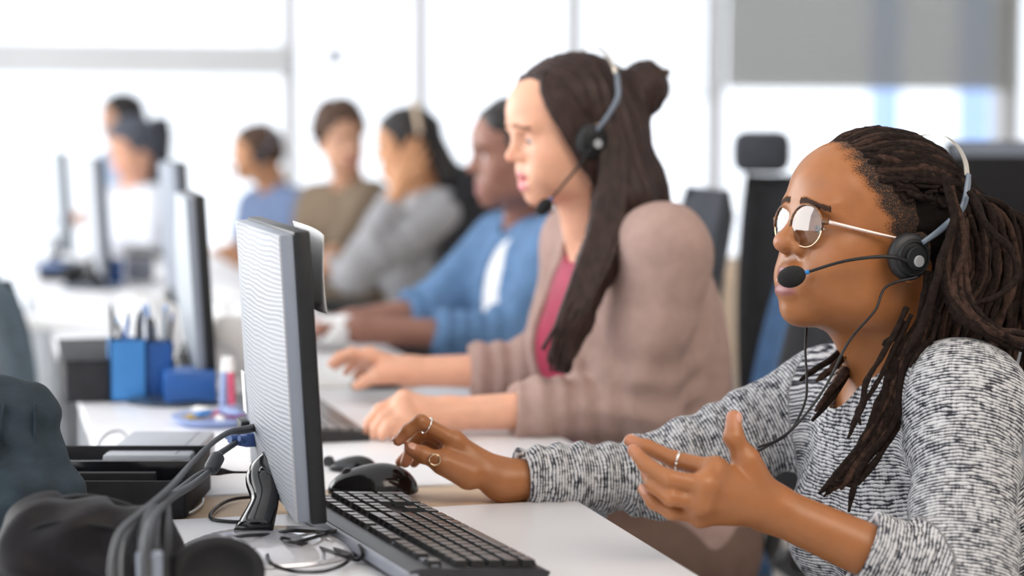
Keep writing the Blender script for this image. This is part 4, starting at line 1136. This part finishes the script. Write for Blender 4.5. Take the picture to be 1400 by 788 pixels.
M['base_dark'] = mat('glossy dark plastic base', (.03, .045, .07), .15, var=.1)
monitor('nearest monitor seen from behind, embossed silver back, cables plugged in', (.342, 2.06), math.radians(-.3), detail=True)
monitor('slim pale backed monitor, second in the row', (.365, 3.32), math.radians(-2.5), back='silver_light', base='dark')
monitor('tall dark edged silver monitor, third in the row', (.462, 4.62), math.radians(0), w=.42, h=.355, back='silver_side', base='dark')
monitor('blurred grey monitor behind the third, with blue objects at its foot', (.345, 5.92), math.radians(2), w=.40, h=.35, back='silver_plastic', base='dark')
monitor('faint pale monitor at the left, most distant of the row', (.285, 7.1), math.radians(3), w=.40, h=.36, back='silver_light', base='dark')
# paper note curling off the front of the near monitor
def sheet(name, label, cat, corners, mname, thick=.0006, curl=.006, parent=None):
    a, b, c, d = [Vector(q) for q in corners]; n = (b - a).cross(d - a).normalized(); vs = []; N = 8
    for sgn in (0, 1):
        for i in range(N + 1):
            for j in range(N + 1):
                u, v = i / N, j / N; p = a.lerp(b, u).lerp(d.lerp(c, u), v)
                vs.append(p + n * (curl * math.sin(u * 3 + v * 2) * (1 if curl else 0) + sgn * thick))
    fs = []; m = (N + 1) ** 2; I = lambda i, j, s: s * m + i * (N + 1) + j
    for i in range(N):
        for j in range(N):
            fs.append((I(i, j, 0), I(i, j + 1, 0), I(i + 1, j + 1, 0), I(i + 1, j, 0))); fs.append((I(i, j, 1), I(i + 1, j, 1), I(i + 1, j + 1, 1), I(i, j + 1, 1)))
    for k in range(N):
        for (p, q) in (((k, 0), (k + 1, 0)), ((k + 1, N), (k, N)), ((0, k + 1), (0, k)), ((N, k), (N, k + 1))):
            fs.append((I(*p, 0), I(*q, 0), I(*q, 1), I(*p, 1)))
    vs = [v - a for v in vs]; o = mesh_obj(name, vs, fs, M[mname], parent, True); o.location = a
    return tag(o, label, cat) if parent is None else o
sheet('paper_note', 'white paper note curling out beside the near monitor screen', 'paper', (at(400, 302, 2.30), at(441, 322, 2.11), at(454, 428, 2.11), at(416, 420, 2.25)), 'paper')
# ------------------------------------------------------------------ keyboards
U = .0187
def keycap(w, d=1.0):
    bm = bmesh.new(); bmesh.ops.create_cube(bm, size=1)
    W, D = w * U - .0022, d * U - .0022
    for v in bm.verts:
        t = .0022 if v.co.z > 0 else 0
        v.co = Vector((v.co.x * (W - 2 * t), v.co.y * (D - 2 * t), v.co.z * .007))
    bmesh.ops.bevel(bm, geom=[e for e in bm.edges if all(v.co.z > 0 for v in e.verts)], offset=.0006, segments=1, affect='EDGES')
    me = bpy.data.meshes.new('key'); bm.to_mesh(me); bm.free(); me.materials.append(M['key']); me.materials.append(M['black_matt'])
    for p in me.polygons:
        if p.normal.z < .5: p.material_index = 1  # darker sides paint the shade between keys into the colour; tops stay lighter
    return me
def layout():
    K = []
    def row(y, ws, x=0):
        for w in ws:
            if w > 0: K.append((x + w / 2, y, w, 1))
            x += abs(w)
    row(0, [1.25, 1.25, 1.25, 6.25, 1.25, 1.25, 1.25, 1.25]); row(1, [2.25] + [1] * 10 + [2.75]); row(2, [1.75] + [1] * 11 + [2.25]); row(3, [1.5] + [1] * 12 + [1.5]); row(4, [1] * 13 + [2])
    row(5.5, [1, -1, 1, 1, 1, 1, -.5, 1, 1, 1, 1, -.5, 1, 1, 1, 1])
    a = 15.3; row(0, [1, 1, 1], a); row(1, [1], a + 1); row(3, [1, 1, 1], a); row(4, [1, 1, 1], a); row(5.5, [1, 1, 1], a)
    b = 18.6; row(0, [2, 1], b); row(1, [1, 1, 1], b); row(2, [1, 1, 1], b); row(3, [1, 1, 1], b); row(4, [1, 1, 1, 1], b); row(5.5, [1, 1, 1, 1], b)
    K.append((b + 3.5, .5, 1, 2)); K.append((b + 3.5, 2.5, 1, 2))
    return K
def keyboard(label, loc, rz, keys=True):
    """local x: from the user's left to right; y: away from the user"""
    r = thing('keyboard', label, 'keyboard', loc, rz); LW, LD = 23.6 * U, 7.9 * U
    tl = Matrix.Rotation(math.radians(3.2), 3, 'X')
    b = MB(); x0, x1 = -LW / 2, LW / 2
    pts = [(0, .0), (LD, .0), (LD + .004, .006), (LD, .020), (LD - .012, .022), (.004, .010), (-.004, .007)]
    b.prism(pts, x0, x1, Matrix(((0, 0, 1), (1, 0, 0), (0, 1, 0)))); b.v = [v - Vector((0, LD / 2, 0)) for v in b.v]
    b.build('case', M['keybed'], r)
    MB().box((0, LD / 2 - .003, .012), (LW + .002, .016, .014), bev=.004).build('edge_strip', M['keyedge'], r)
    MB().box((0, LD / 2 - .0305, .0205), (LW - .02, .007, .002), tl).build('bright_strip', M['keyedge'], r)
    cache = {}; stuff = None
    for x, y, w, d in layout():
        px = x0 + .6 * U + x * U; py = -LD / 2 + (.75 + y + (d - 1) * .0) * U
        pz = .0125 + (py + LD / 2) * .073 + .0015
        if keys:
            if (w, d) not in cache: cache[(w, d)] = keycap(w, d)
            o = bpy.data.objects.new('key', cache[(w, d)]); link(o, r); o.location = (px, py, pz); o.rotation_euler = (math.radians(4.2), 0, 0)
        else:
            stuff = stuff or MB(); stuff.box((px, py, pz), (w * U - .003, d * U - .003, .006), tl)
    if stuff: stuff.build('keys', M['key'], r)['kind'] = 'stuff'
    return r
kA, kB = on_z(575, 681, .748), on_z(748, 776, .742)      # user side edge, far and near corners
kd = (kA - kB); kd.z = 0; kang = math.atan2(kd.y, kd.x); kd.normalize(); kn = Vector((-kd.y, kd.x, 0))
kc = kB + kd * (23.6 * U / 2) + kn * (7.9 * U / 2)
keyboard('black full size keyboard beside the nearest monitor', (kc.x, kc.y, DZ), kang)
k2 = on_z(502, 590, .745); keyboard('black keyboard under the brunette woman\'s hand', (k2.x - .075, k2.y + .22, DZ), math.radians(91), keys=False)
for lab, (x, y) in (('black keyboard before the man in open blue shirt', (.60, 4.55)), ('black keyboard before the man with a headset', (.56, 7.7))):
    keyboard(lab, (x, y, DZ), math.radians(92), keys=False)
# ------------------------------------------------------------------ mice
def mouse(label, c, rz, size=(.056, .031, .036), marks=False):
    r = thing('computer_mouse', label, 'mouse', c, rz)
    n = Un([(Ell((0, 0, .002), size), 'u', .01), (Ell((-.018, 0, .004), (size[0] * .62, size[1] * .93, size[2] * .88)), 'u', .02), (Plane((0, 0, .001), (0, 0, -1)), 'i', .003)])
    sdf_obj('body', n, .0025, M['black_gloss'], r, 1)
    MB().cyl((.030, -.004, size[2] * .80), (.030, .004, size[2] * .80), .007, n=16).build('scroll_wheel', M['grey_rubber'], r)
    if marks:
        for k, (x, y) in enumerate(((-.014, -.004), (-.006, .006))):
            MB().box((x, y, size[2] * .985), (.009, .006, .0022), bev=.0008).build('logo_mark', M['yellow'], r)
    return r
q = on_z(508, 676, DZ); mouse('black mouse at the far end of the nearest keyboard', (q.x, q.y, DZ), math.pi + -YAW + .1, (.056, .032, .034), True)
q = on_z(478, 645, DZ); mouse('small flat black mouse behind the other mouse', (q.x, q.y, DZ), math.pi - YAW - .25, (.030, .014, .016))
q = on_z(520, 530, DZ); mouse('black mouse under the brunette woman\'s far hand', (q.x, q.y, DZ), math.pi + .1, (.055, .034, .030))
# ------------------------------------------------------------------ cables
def cable(label, pts, r, m='rubber', cat='cable', name='cable', group=None):
    P0 = Vector(pts[0]); mb = MB().tube([Vector(p) - P0 for p in pts], r, 9)
    o = mb.build(name, M[m], None, smooth=True); o.location = P0; return tag(o, label, cat, group)
def P(*l): return [at(*q) for q in l]
c1 = cable('thin black power cable plugged into the near monitor above the blue plug', P((352, 584, 2.34), (336, 588, 2.30), (312, 592, 2.26), (288, 608, 2.20), (262, 634, 2.12), (232, 668, 2.00), (196, 700, 1.90), (166, 728, 1.82), (155, 768, 1.76), (154, 830, 1.74)), [.0052, .0050, .0034, .0030, .0030, .0034, .0040, .0044, .0046, .0046], 'grey_rubber')
c2 = cable('thick grey screen cable running from the dark blue plug', P((322, 606, 2.34), (310, 614, 2.31), (298, 622, 2.28)), [.0036, .0036, .0040], 'grey_rubber')
v = at(338, 600, 2.36)
t = thing('screen_plug', 'dark blue screen cable plug in the back of the near monitor', 'plug', v)
mb = MB(); A_ = (at(330, 600, 2.35) - at(356, 599, 2.37)).normalized(); R_ = A_.to_track_quat('X', 'Z').to_matrix()
mb.box((0, 0, 0), (.028, .034, .017), R_, .003); mb.build('plug_body', M['vga'], t)
MB().cyl(A_ * .012, A_ * .026, .0075, .005, 12).build('strain_relief', M['vga'], t)
for s in (-1, 1): MB().cyl((R_ @ Vector((-.002, s * .013, .002))), (R_ @ Vector((.022, s * .013, .002))), .0035, n=10).build('thumb_screw', M['vga'], t)
e = at(294, 632, 2.26); o = MB().tube([at(299, 621, 2.27) - e, at(297, 626, 2.265) - e, at(289, 641, 2.25) - e, at(287, 645, 2.245) - e], [.0045, .0088, .0088, .0045], 14, smooth=False).build('ferrite', M['grey_rubber'], None, smooth=True); o.location = e; tag(o, 'fat dark ferrite lump on the grey screen cable', 'ferrite bead')
cable('thick grey screen cable below the ferrite lump, joining the bundle', P((287, 645, 2.245), (262, 664, 2.14), (232, 682, 2.0), (208, 712, 1.88), (200, 750, 1.78), (200, 830, 1.74)), [.0036, .0040, .0046, .0056, .0058, .0058], 'grey_rubber')
cable('black cable with moulded plug lying left of the near monitor', P((345, 646, 2.42), (318, 646, 2.40), (300, 645, 2.39), (276, 648, 2.36), (246, 668, 2.24), (216, 690, 2.05), (188, 716, 1.92), (172, 750, 1.82), (170, 830, 1.76)), [.0014, .0016, .0050, .0042, .0034, .0038, .0042, .0046, .0046])
for k, (dx, dd) in enumerate(((0, 0), (14, .03), (30, .05))):
    cable(['grey cable in the blurred bundle, leftmost upright strand', 'grey cable in the blurred bundle, middle upright strand', 'grey cable in the blurred bundle, rightmost upright strand'][k],
          P((236 - 3 * k, 676 + 4 * k, 2.02 + dd), (212 + dx * .5, 688, 1.95 + dd), (198 + dx, 720, 1.86 + dd), (196 + dx, 765, 1.80 + dd), (192 + dx, 840, 1.76 + dd)), [.0038, .0050, .0055, .0055, .0055], ['grey_rubber', 'grey_rubber', 'rubber'][k])
o = MB().cyl((0, 0, 0), (0, 0, .075), .012, .012, 18).build('connector', M['silver_side'], None); o.location = at(205, 808, 1.78); o.location.z = DZ; tag(o, 'upright blue grey cable connector at the bottom of the cable bundle', 'connector')
cable('thin black cord looping on the desk behind the monitor stand', [on_z(*q, DZ + .0025) for q in ((392, 682), (350, 680), (315, 684), (292, 698), (290, 710), (322, 714), (345, 712))], .0022)
cable('tangled black cord in front of the monitor stand', [on_z(*q, DZ + .004 + .014 * (i % 2)) for i, q in enumerate(((300, 736), (345, 732), (400, 731), (455, 727), (466, 722), (430, 735), (372, 752), (370, 770), (400, 781), (440, 782), (470, 772), (478, 758), (440, 748), (400, 742), (370, 735), (400, 726), (470, 732), (494, 750), (490, 766), (462, 758), (420, 744), (385, 736)))], .0021)
cable('thin pale cord beside the black tray', [on_z(*q, DZ + .002) for q in ((278, 682), (276, 690), (262, 700), (250, 703))], .0014, 'paper')
cable('grey cord arching behind the silver box', [on_z(150, 628, DZ + .003), at(134, 612, 2.75), at(146, 594, 2.8), at(164, 590, 2.85), on_z(176, 600, DZ + .003)], .0020, 'metal')
cable('thin dark cord between the near monitor and the small mouse', [on_z(442, 636, DZ + .003), on_z(452, 637, DZ + .003), on_z(460, 639, DZ + .006)], .0016)
# ------------------------------------------------------------------ things at lower left
RY = -YAW
q = on_z(160, 700, DZ); tr = thing('desk_tray', 'open black desk tray with a pale inner side behind the black bag', 'tray', (q.x, q.y + .06, DZ), RY)
W_, D_, H_ = .205, .19, .056
MB().box((0, 0, .002), (W_, D_, .004)).build('tray_floor', M['black_matt'], tr)
for nm, c, d, m in (('back_wall', (0, D_ / 2, H_ / 2), (W_, .005, H_), 'black_matt'), ('front_wall', (0, -D_ / 2, H_ / 2 - .006), (W_, .005, H_ - .012), 'black_matt'),
                    ('side_wall', (W_ / 2, 0, H_ / 2), (.005, D_, H_), 'black_matt'), ('side_wall', (-W_ / 2, 0, H_ / 2), (.005, D_, H_), 'silver_light'), ('divider', (.0, .035, H_ / 2 - .003), (W_ - .01, .012, H_ - .012), 'black_gloss'), ('divider', (-.02, -.03, H_ / 2 - .005), (W_ - .05, .012, H_ - .016), 'black_matt')):
    MB().box(c, d, bev=.0012).build(nm, M[m], tr)
q0 = at(218, 606, 2.60); sb = thing('device_box', 'flat silver grey device box behind the black tray', 'box', (q0.x, q0.y - .02, DZ), RY)
MB().box((0, 0, .025), (.112, .20, .05), bev=.004).build('casing', M['silver_plastic'], sb)
MB().box((.036, -.0, .0503), (.0012, .19, .0008)).build('seam', M['silver_side'], sb); MB().box((.046, -.045, .0505), (.009, .007, .0012)).build('button', M['black'], sb)
MB().cyl((-.018, -.045, .049), (-.018, -.045, .0508), .002, n=10).build('screw', M['black'], sb)
bc = on_z(140, 800, DZ)
n = Un([(Box((0, 0, .034), (.078, .045, .036), None, .028), 'u', .02), (Ell((-.02, .0, .052), (.055, .042, .030)), 'u', .04), (Ell((.040, .01, .026), (.045, .045, .032)), 'u', .04), (Ell((-.060, .0, .020), (.024, .042, .026)), 'u', .03), (Plane((0, 0, .001), (0, 0, -1)), 'i', .004)])
bg_ = thing('bag', 'slouching black leather bag at the lower left', 'bag', (bc.x - .010, bc.y + .02, DZ), RY)
sdf_obj('body', Disp(n, sumf(folds(2, .004, 45), lambda P: .003 * np.sin(P[:, 0] * 90 + 6 * np.sin(P[:, 2] * 30))), .01), .004, M['leather'], bg_, 1)
MB().tube([(-.075, -.040, .045), (-.035, -.046, .068), (.02, -.045, .066), (.07, -.040, .050)], .0022, 7).build('seam', M['black_matt'], bg_, smooth=True)
MB().tube([(-.06, .02, .070), (-.02, .020, .083), (.02, .020, .078), (.06, .02, .064)], .0032, 7).build('zip', M['black'], bg_, smooth=True)
jc = on_z(22, 748, DZ)
n = Un([(Ell((0, 0, .045), (.085, .07, .06)), 'u', .02), (Ell((-.02, .03, .105), (.060, .055, .085)), 'u', .04), (Cap((.02, .02, .12), (.052, .0, .055), .032, .034), 'u', .03), (Cap((-.06, -.01, .14), (-.05, -.04, .03), .030, .036), 'u', .03), (Plane((0, 0, .001), (0, 0, -1)), 'i', .004)])
jk = thing('jacket', 'dark teal denim jacket heaped at the left edge', 'jacket', (jc.x - .005, jc.y + .02, DZ), RY)
sdf_obj('cloth', Disp(n, sumf(folds(4, .006, 40), lambda P: .005 * np.sin(P[:, 0] * 70 + P[:, 2] * 60 + 4 * np.sin(P[:, 2] * 22)), lambda P: .002 * np.sin(P[:, 2] * 190 + P[:, 0] * 60)), .015), .004, M['denim_dark'], jk, 1)
for k in range(3): MB().tube([(-.06 + .035 * k, -.075 + .02 * k, .02), (-.05 + .04 * k, -.062 + .02 * k, .08), (-.035 + .035 * k, -.02, .16)], .0022, 6).build('seam', M['denim_dark'], jk, smooth=True)
hc = on_z(296, 836, DZ); hp = thing('ear_muff', 'blurred round black padded ear cup in the foreground', 'ear cup', (hc.x, hc.y, DZ + .036), RY)
Rr = Matrix.Rotation(math.radians(24), 3, 'Z') @ Matrix.Rotation(math.radians(72), 3, 'X') @ Matrix.Diagonal((1.0, .74, .74))
MB().lathe([(.001, -.03), (.030, -.03), (.044, -.022), (.048, -.005), (.047, .008), (.040, .016), (.034, .014), (.030, .006), (.001, .006)], n=40, R=Rr).build('ear_pad', M['black_matt'], hp, smooth=True)
MB().lathe([(.001, -.045), (.028, -.044), (.034, -.036), (.034, -.028), (.001, -.028)], n=32, R=Rr).build('shell', M['black'], hp)
# ------------------------------------------------------------------ second desk clutter
def box_on(name, label, cat, px, py, w, d, h, m, rz=0.0, lid=None, dz=DZ):
    q = on_z(px, py, dz); r = thing(name, label, cat, (q.x, q.y, dz), rz)
    MB().box((0, d / 2, h / 2), (w, d, h), bev=.004).build('body', M[m], r)
    if lid: MB().box((0, d / 2, h + .002), (w + .004, d + .004, .006), bev=.002).build('lid', M[lid], r)
    return r
box_on('storage_box', 'low black storage box at the left edge of the second desk', 'box', 146, 550, .135, .37, .068, 'chair_black', 0, 'chair_black')
def cup(label, px, py, w, h, m, n, seed, cat='pen holder'):
    q = on_z(px, py, DZ); r = thing('pen_holder', label, cat, (q.x, q.y + w / 2, DZ)); rr = random.Random(seed)
    b = MB(); t = .003
    for sx, sy in ((1, 0), (-1, 0), (0, 1), (0, -1)): b.box((sx * (w / 2 - t / 2), sy * (w / 2 - t / 2), h / 2), (t if sx else w, t if sy else w, h))
    b.box((0, 0, .002), (w, w, .004)); b.build('holder', M[m], r)
    for k in range(n):
        x, y = rr.uniform(-.3, .3) * w, rr.uniform(-.3, .3) * w; hh = h + rr.uniform(.02, .05)
        p = thing('pen', ['%s pen standing in the %s' % (c_, label.split(',')[0]) for c_ in ('tall dark', 'blue', 'black', 'navy', 'slim', 'short dark')][k % 6], 'pen', (q.x + x, q.y + w / 2 + y, DZ + .004), group='pens in the ' + label.split(',')[0])
        lean = Vector((rr.uniform(-.15, .15), rr.uniform(-.15, .15), 1)).normalized()
        MB().cyl((0, 0, 0), lean * hh, .0042, n=10).build('barrel', M[rr.choice(['black', 'blue', 'silver_side', 'black'])], p)
        MB().cyl(lean * hh, lean * (hh + .012), .0030, .0024, 10).build('cap', M[rr.choice(['blue', 'black', 'blue_light'])], p)
    return r
cup('mid blue pen holder, left of the dark one', 176, 550, .062, .105, 'blue_light', 5, 1)
cup('deep blue pen holder, nearer the second monitor', 214, 548, .060, .10, 'blue', 6, 2)
box_on('file_box', 'royal blue plastic box behind the second monitor stand', 'box', 262, 556, .085, .10, .058, 'blue')
def crumple(label, px, py, d, r0, m, seed, name='crumpled_paper', sq=.8):
    c = at(px, py, d); z = c.z
    n = Disp(Ell((0, 0, 0), (r0, r0, r0 * sq)), sumf(folds(seed, r0 * .22, 2.2 / r0), folds(seed + 9, r0 * .10, 5 / r0)), r0 * .5)
    o, _ = sdf_obj(name, n, r0 / 9, M[m], None, 0); o.location = c; return tag(o, label, 'paper')
for k, (a, b, dd, rr_, lab) in enumerate(((208, 436, 3.95, .075, 'crumpled white tissue behind the blue pen holders'), (205, 400, 4.3, .07, 'crumpled white tissue heaped farther back beside the third monitor'),
                                        (312, 500, 3.75, .07, 'crumpled white plastic bag right of the second monitor'), (318, 450, 4.3, .06, 'white crumpled bag between second and near monitors'),
                                        (455, 472, 4.15, .05, 'crumpled white paper by the blue shirted man\'s hands'))):
    c = at(a, b, dd); o = crumple(lab, a, b, dd, rr_, 'tissue', 20 + k); o.location.z = DZ + rr_ * .72
# small tray of coloured sweets packs
q = on_z(300, 583, DZ); t = thing('shallow_dish', 'shallow clear dish of coloured wrappers by the second monitor stand', 'dish', (q.x, q.y + .03, DZ))
MB().lathe([(.001, 0), (.055, 0), (.07, .010), (.072, .014), (.069, .014), (.054, .004), (.001, .004)], n=32).build('dish', M['clear_blue'], t)
rr = random.Random(4)
for k, m in enumerate(('pink_plastic', 'clear_blue', 'pink_plastic', 'paper', 'yellow', 'blue_light', 'paper', 'clear_blue')):
    a = k / 8 * 6.28; c = Vector((q.x + .032 * math.cos(a), q.y + .03 + .032 * math.sin(a), DZ + .012 + .008 * (k % 2)))
    w = thing('wrapper', '%s wrapper in the clear dish by the second monitor' % ('pink', 'pale blue', 'rosy pink', 'white', 'yellow', 'bright blue', 'creased white', 'light blue')[k], 'wrapper', c, a)
    MB().box((0, 0, 0), (.030, .014, .009), bev=.004).build('pack', M[m], w)
    for s in (-1, 1): MB().prism([(s * .014, 0), (s * .022, .007), (s * .022, -.007)][::s], -.001, .001).build('twist', M[m], w)
for k, (dx, lean, m, nm) in enumerate(((0, .2, 'clear_blue', 'pale blue'), (14, -.1, 'pink_plastic', 'pink'))):
    q = on_z(306 + dx, 575, DZ); o = thing('marker', nm + ' marker standing in the clutter by the second monitor', 'marker', (q.x, q.y + .02, DZ))
    MB().cyl((0, 0, 0), (lean * .02, 0, .075), .006, .006, 12).build('barrel', M[m], o); MB().cyl((lean * .02, 0, .075), (lean * .027, 0, .10), .0065, .005, 12).build('cap', M['paper'], o)
# papers on the desks
def flat_paper(label, px, py, w, d, rz, n=3, m='paper'):
    q = on_z(px, py, DZ); r = thing('paper_stack', label, 'paper', (q.x, q.y, DZ), rz)
    for k in range(n): MB().box((.002 * (k % 2), .003 * k, .0012 + .0024 * k), (w, d, .0022), Matrix.Rotation(.05 * (k - 1), 3, 'Z')).build('sheet', M[m], r)
flat_paper('stack of white papers in front of the second monitor screen', 452, 520, .16, .22, .2)
flat_paper('white papers on the third desk behind the black storage box', 120, 440, .30, .40, 0, 2)
flat_paper('pale papers right of the third monitor', 350, 400, .22, .30, .1, 2)
box_on('small_box', 'small bright blue box at the far left of the fourth desk', 'box', 158, 388, .05, .08, .075, 'blue')
box_on('small_box', 'dark box left of the bright blue box', 'box', 116, 390, .12, .16, .055, 'black_matt')
box_on('small_box', 'dark teal box right of the bright blue box', 'box', 192, 384, .085, .10, .07, 'silver_side')
box_on('telephone', 'dark desk telephone beyond the dark box at the far left', 'telephone', 80, 384, .12, .16, .04, 'chair_grey', 0, 'blue')
# thin bent arms at far left
for k, pts in enumerate((((96, 296, 7.2), (60, 306, 7.0), (20, 322, 6.8), (-30, 342, 6.6)), ((96, 322, 7.0), (60, 330, 6.8), (20, 350, 6.6), (-30, 372, 6.4)))):
    cable(['upper thin grey bent arm at the far left', 'lower thin grey bent arm at the far left'][k], P(*pts), .008, 'wall_grey', 'lamp arm', 'lamp_arm')
# ------------------------------------------------------------------ chairs
def chair(label, loc, rz, fab='chair_black', back_h=1.02, tilt=8, arms=True, arm_z=.66, narrow=1.0, backx=-.24, group=None):
    """local x: the way the sitter faces"""
    r = thing('office_chair', label, 'chair', (loc[0], loc[1], 0), rz, group)
    sdf_obj('seat', Un([(Box((0, 0, .375), (.235, .235, .035), None, .03), 'u', .01)]), .012, M[fab], r, 0)
    T = Matrix.Rotation(math.radians(-tilt), 3, 'Y'); vs = []; fs = []; N = 10; h = (back_h - .50)
    for sgn in (0, 1):
        for i in range(N + 1):
            for j in range(N + 1):
                u, v = i / N * 2 - 1, j / N
                wdt = .225 * narrow * (1 - .25 * v ** 3) * (1 - .12 * (1 - v) ** 4)
                edge = max(0, 1 - abs(u) ** 6) * (1 - abs(2 * v - 1) ** 8)
                x = -.05 * (1 - u * u) + .02 * math.sin(v * 3) + (1 if sgn else -1) * .026 * edge ** .4
                vs.append(T @ Vector((x, u * wdt, v * h)) + Vector((backx, 0, .50)))
    m = (N + 1) ** 2; I = lambda i, j, s: s * m + i * (N + 1) + j
    for i in range(N):
        for j in range(N): fs.append((I(i, j, 0), I(i, j + 1, 0), I(i + 1, j + 1, 0), I(i + 1, j, 0))); fs.append((I(i, j, 1), I(i + 1, j, 1), I(i + 1, j + 1, 1), I(i, j + 1, 1)))
    for k in range(N):
        for (p, q) in (((k, 0), (k + 1, 0)), ((k + 1, N), (k, N)), ((0, k + 1), (0, k)), ((N, k), (N, k + 1))): fs.append((I(*p, 0), I(*q, 0), I(*q, 1), I(*p, 1)))
    MB().add(vs, fs).build('backrest', M[fab], r, smooth=True)
    MB().tube([(-.10, 0, .345), (backx - .03, 0, .36), (backx - .06, 0, .48), (backx - .065, 0, .66)], .016, 10, flat=1.6).build('back_post', M['black'], r, smooth=True)
    if arms:
        for s in (-1, 1):
            MB().tube([(-.02, s * .20, .345), (-.02, s * .27, .36), (-.02, s * .28, .48), (-.01, s * .28, arm_z - .02)], .014, 10).build('arm_post', M['black'], r, smooth=True)
            MB().box((.02, s * .28, arm_z), (.26, .07, .03), bev=.012).build('armrest', M['black'], r)
    MB().cyl((0, 0, .10), (0, 0, .345), .027, .022, 16).build('gas_lift', M['metal'], r)
    for k in range(5):
        a = k * 2 * math.pi / 5 + .3; d = Vector((math.cos(a), math.sin(a), 0))
        MB().tube([d * .02 + ZZ * .11, d * .16 + ZZ * .105, d * .29 + ZZ * .085], [.026, .020, .015], 8, flat=.8).build('base_leg', M['black'], r, smooth=True)
        c = d * .30 + ZZ * .029; s_ = Vector((-d.y, d.x, 0)); MB().cyl(c - s_ * .018, c + s_ * .018, .028, n=16).build('castor', M['black'], r)
    return r
def under(S, lab, **k):
    p = S['pelvis']; return chair(lab, (p.x + .02, p.y), math.pi + k.pop('rot', 0), **k)
under(S, 'black office chair under the woman with dreadlocks, armrest showing', back_h=.82, backx=-.27, arm_z=.60)
under(S2, 'black office chair under the brunette woman', back_h=.98, backx=-.20, arms=False, narrow=.8)
def chair_px(label, px, d, rz, **k):
    q = at(px, 300, d); return chair(label, (q.x, q.y), rz, **k)
chair_px('dark grey office chair behind the man in open blue shirt', 765, 4.45, math.pi - .1, fab='chair_grey', back_h=1.07, backx=-.26)
chair_px('dark office chair behind the woman in grey', 540, 6.35, math.pi - .75, fab='chair_black', back_h=1.10, backx=-.26)
hc_ = chair_px('tall black office chair with headrest between the two women, farther back', 1062, 4.9, math.pi + 1.2, fab='chair_black', back_h=1.085, tilt=4, narrow=.46, backx=-.2)
MB().box((-.27, -.035, 1.14), (.07, .15, .11), bev=.03).build('headrest', M['chair_grey'], hc_)
chair_px('dark high backed chair of the grey haired person', 132, 8.7, math.pi - .3, fab='chair_grey', back_h=1.27, tilt=3, narrow=.6, backx=-.24, arms=False)
chair_px('slate blue office chair behind the woman with dreadlocks', 880, 3.75, math.pi - .3, fab='chair_blue', back_h=1.06, tilt=13, arms=False, backx=-.20)
chair_px('grey green office chair at the far left, beside the row of desks', -28, 4.6, .1, fab='denim_dark', back_h=.86, backx=.10, arms=False)
# ------------------------------------------------------------------ right hand row
q = at(1360, 420, 5.0)
rd = thing('desk', 'beige laminate desk at the right edge under the black screen', 'desk', (q.x + .25, 4.95, 0))
MB().box((0, 0, DZ - .0125), (.9, 1.3, .025), bev=.003).build('tabletop', M['beige'], rd)
for sx in (-1, 1):
    for sy in (-1, 1): MB().box((sx * .40, sy * .58, (DZ - .025) / 2), (.05, .05, DZ - .025), bev=.004).build('leg', M['metal'], rd)
q = at(1298, 300, 4.9); bm_ = thing('large_screen', 'wide black screen at the right edge on the beige desk', 'monitor', (q.x + .30, q.y - .05, DZ), RY)
MB().box((0, 0, .235), (.62, .045, .41), bev=.008).build('casing', M['screen'], bm_)
MB().box((0, -.0235, .42), (.60, .002, .034)).build('bezel', M['silver_side'], bm_)
MB().cyl((0, .0, .01), (0, 0, .06), .03, n=16).build('stand_post', M['black'], bm_); MB().lathe([(.001, .012), (.12, .010), (.125, 0), (.001, 0)][::-1], n=32).build('stand_base', M['black'], bm_)
q = at(1000, 400, 6.0); cb = thing('cabinet', 'beige low cabinet between the brunette woman and the dark chairs', 'cabinet', (q.x, q.y + .1, 0), RY)
MB().box((0, 0, .40), (.50, .42, .80), bev=.004).build('carcass', M['beige'], cb)
for s in (-1, 1):
    d_ = MB().box((s * .122, -.219, .40), (.238, .018, .74), bev=.003).build('door', M['beige'], cb); MB().cyl((s * .03, -.235, .42), (s * .03, -.235, .54), .005, n=8).build('handle', M['metal'], d_)
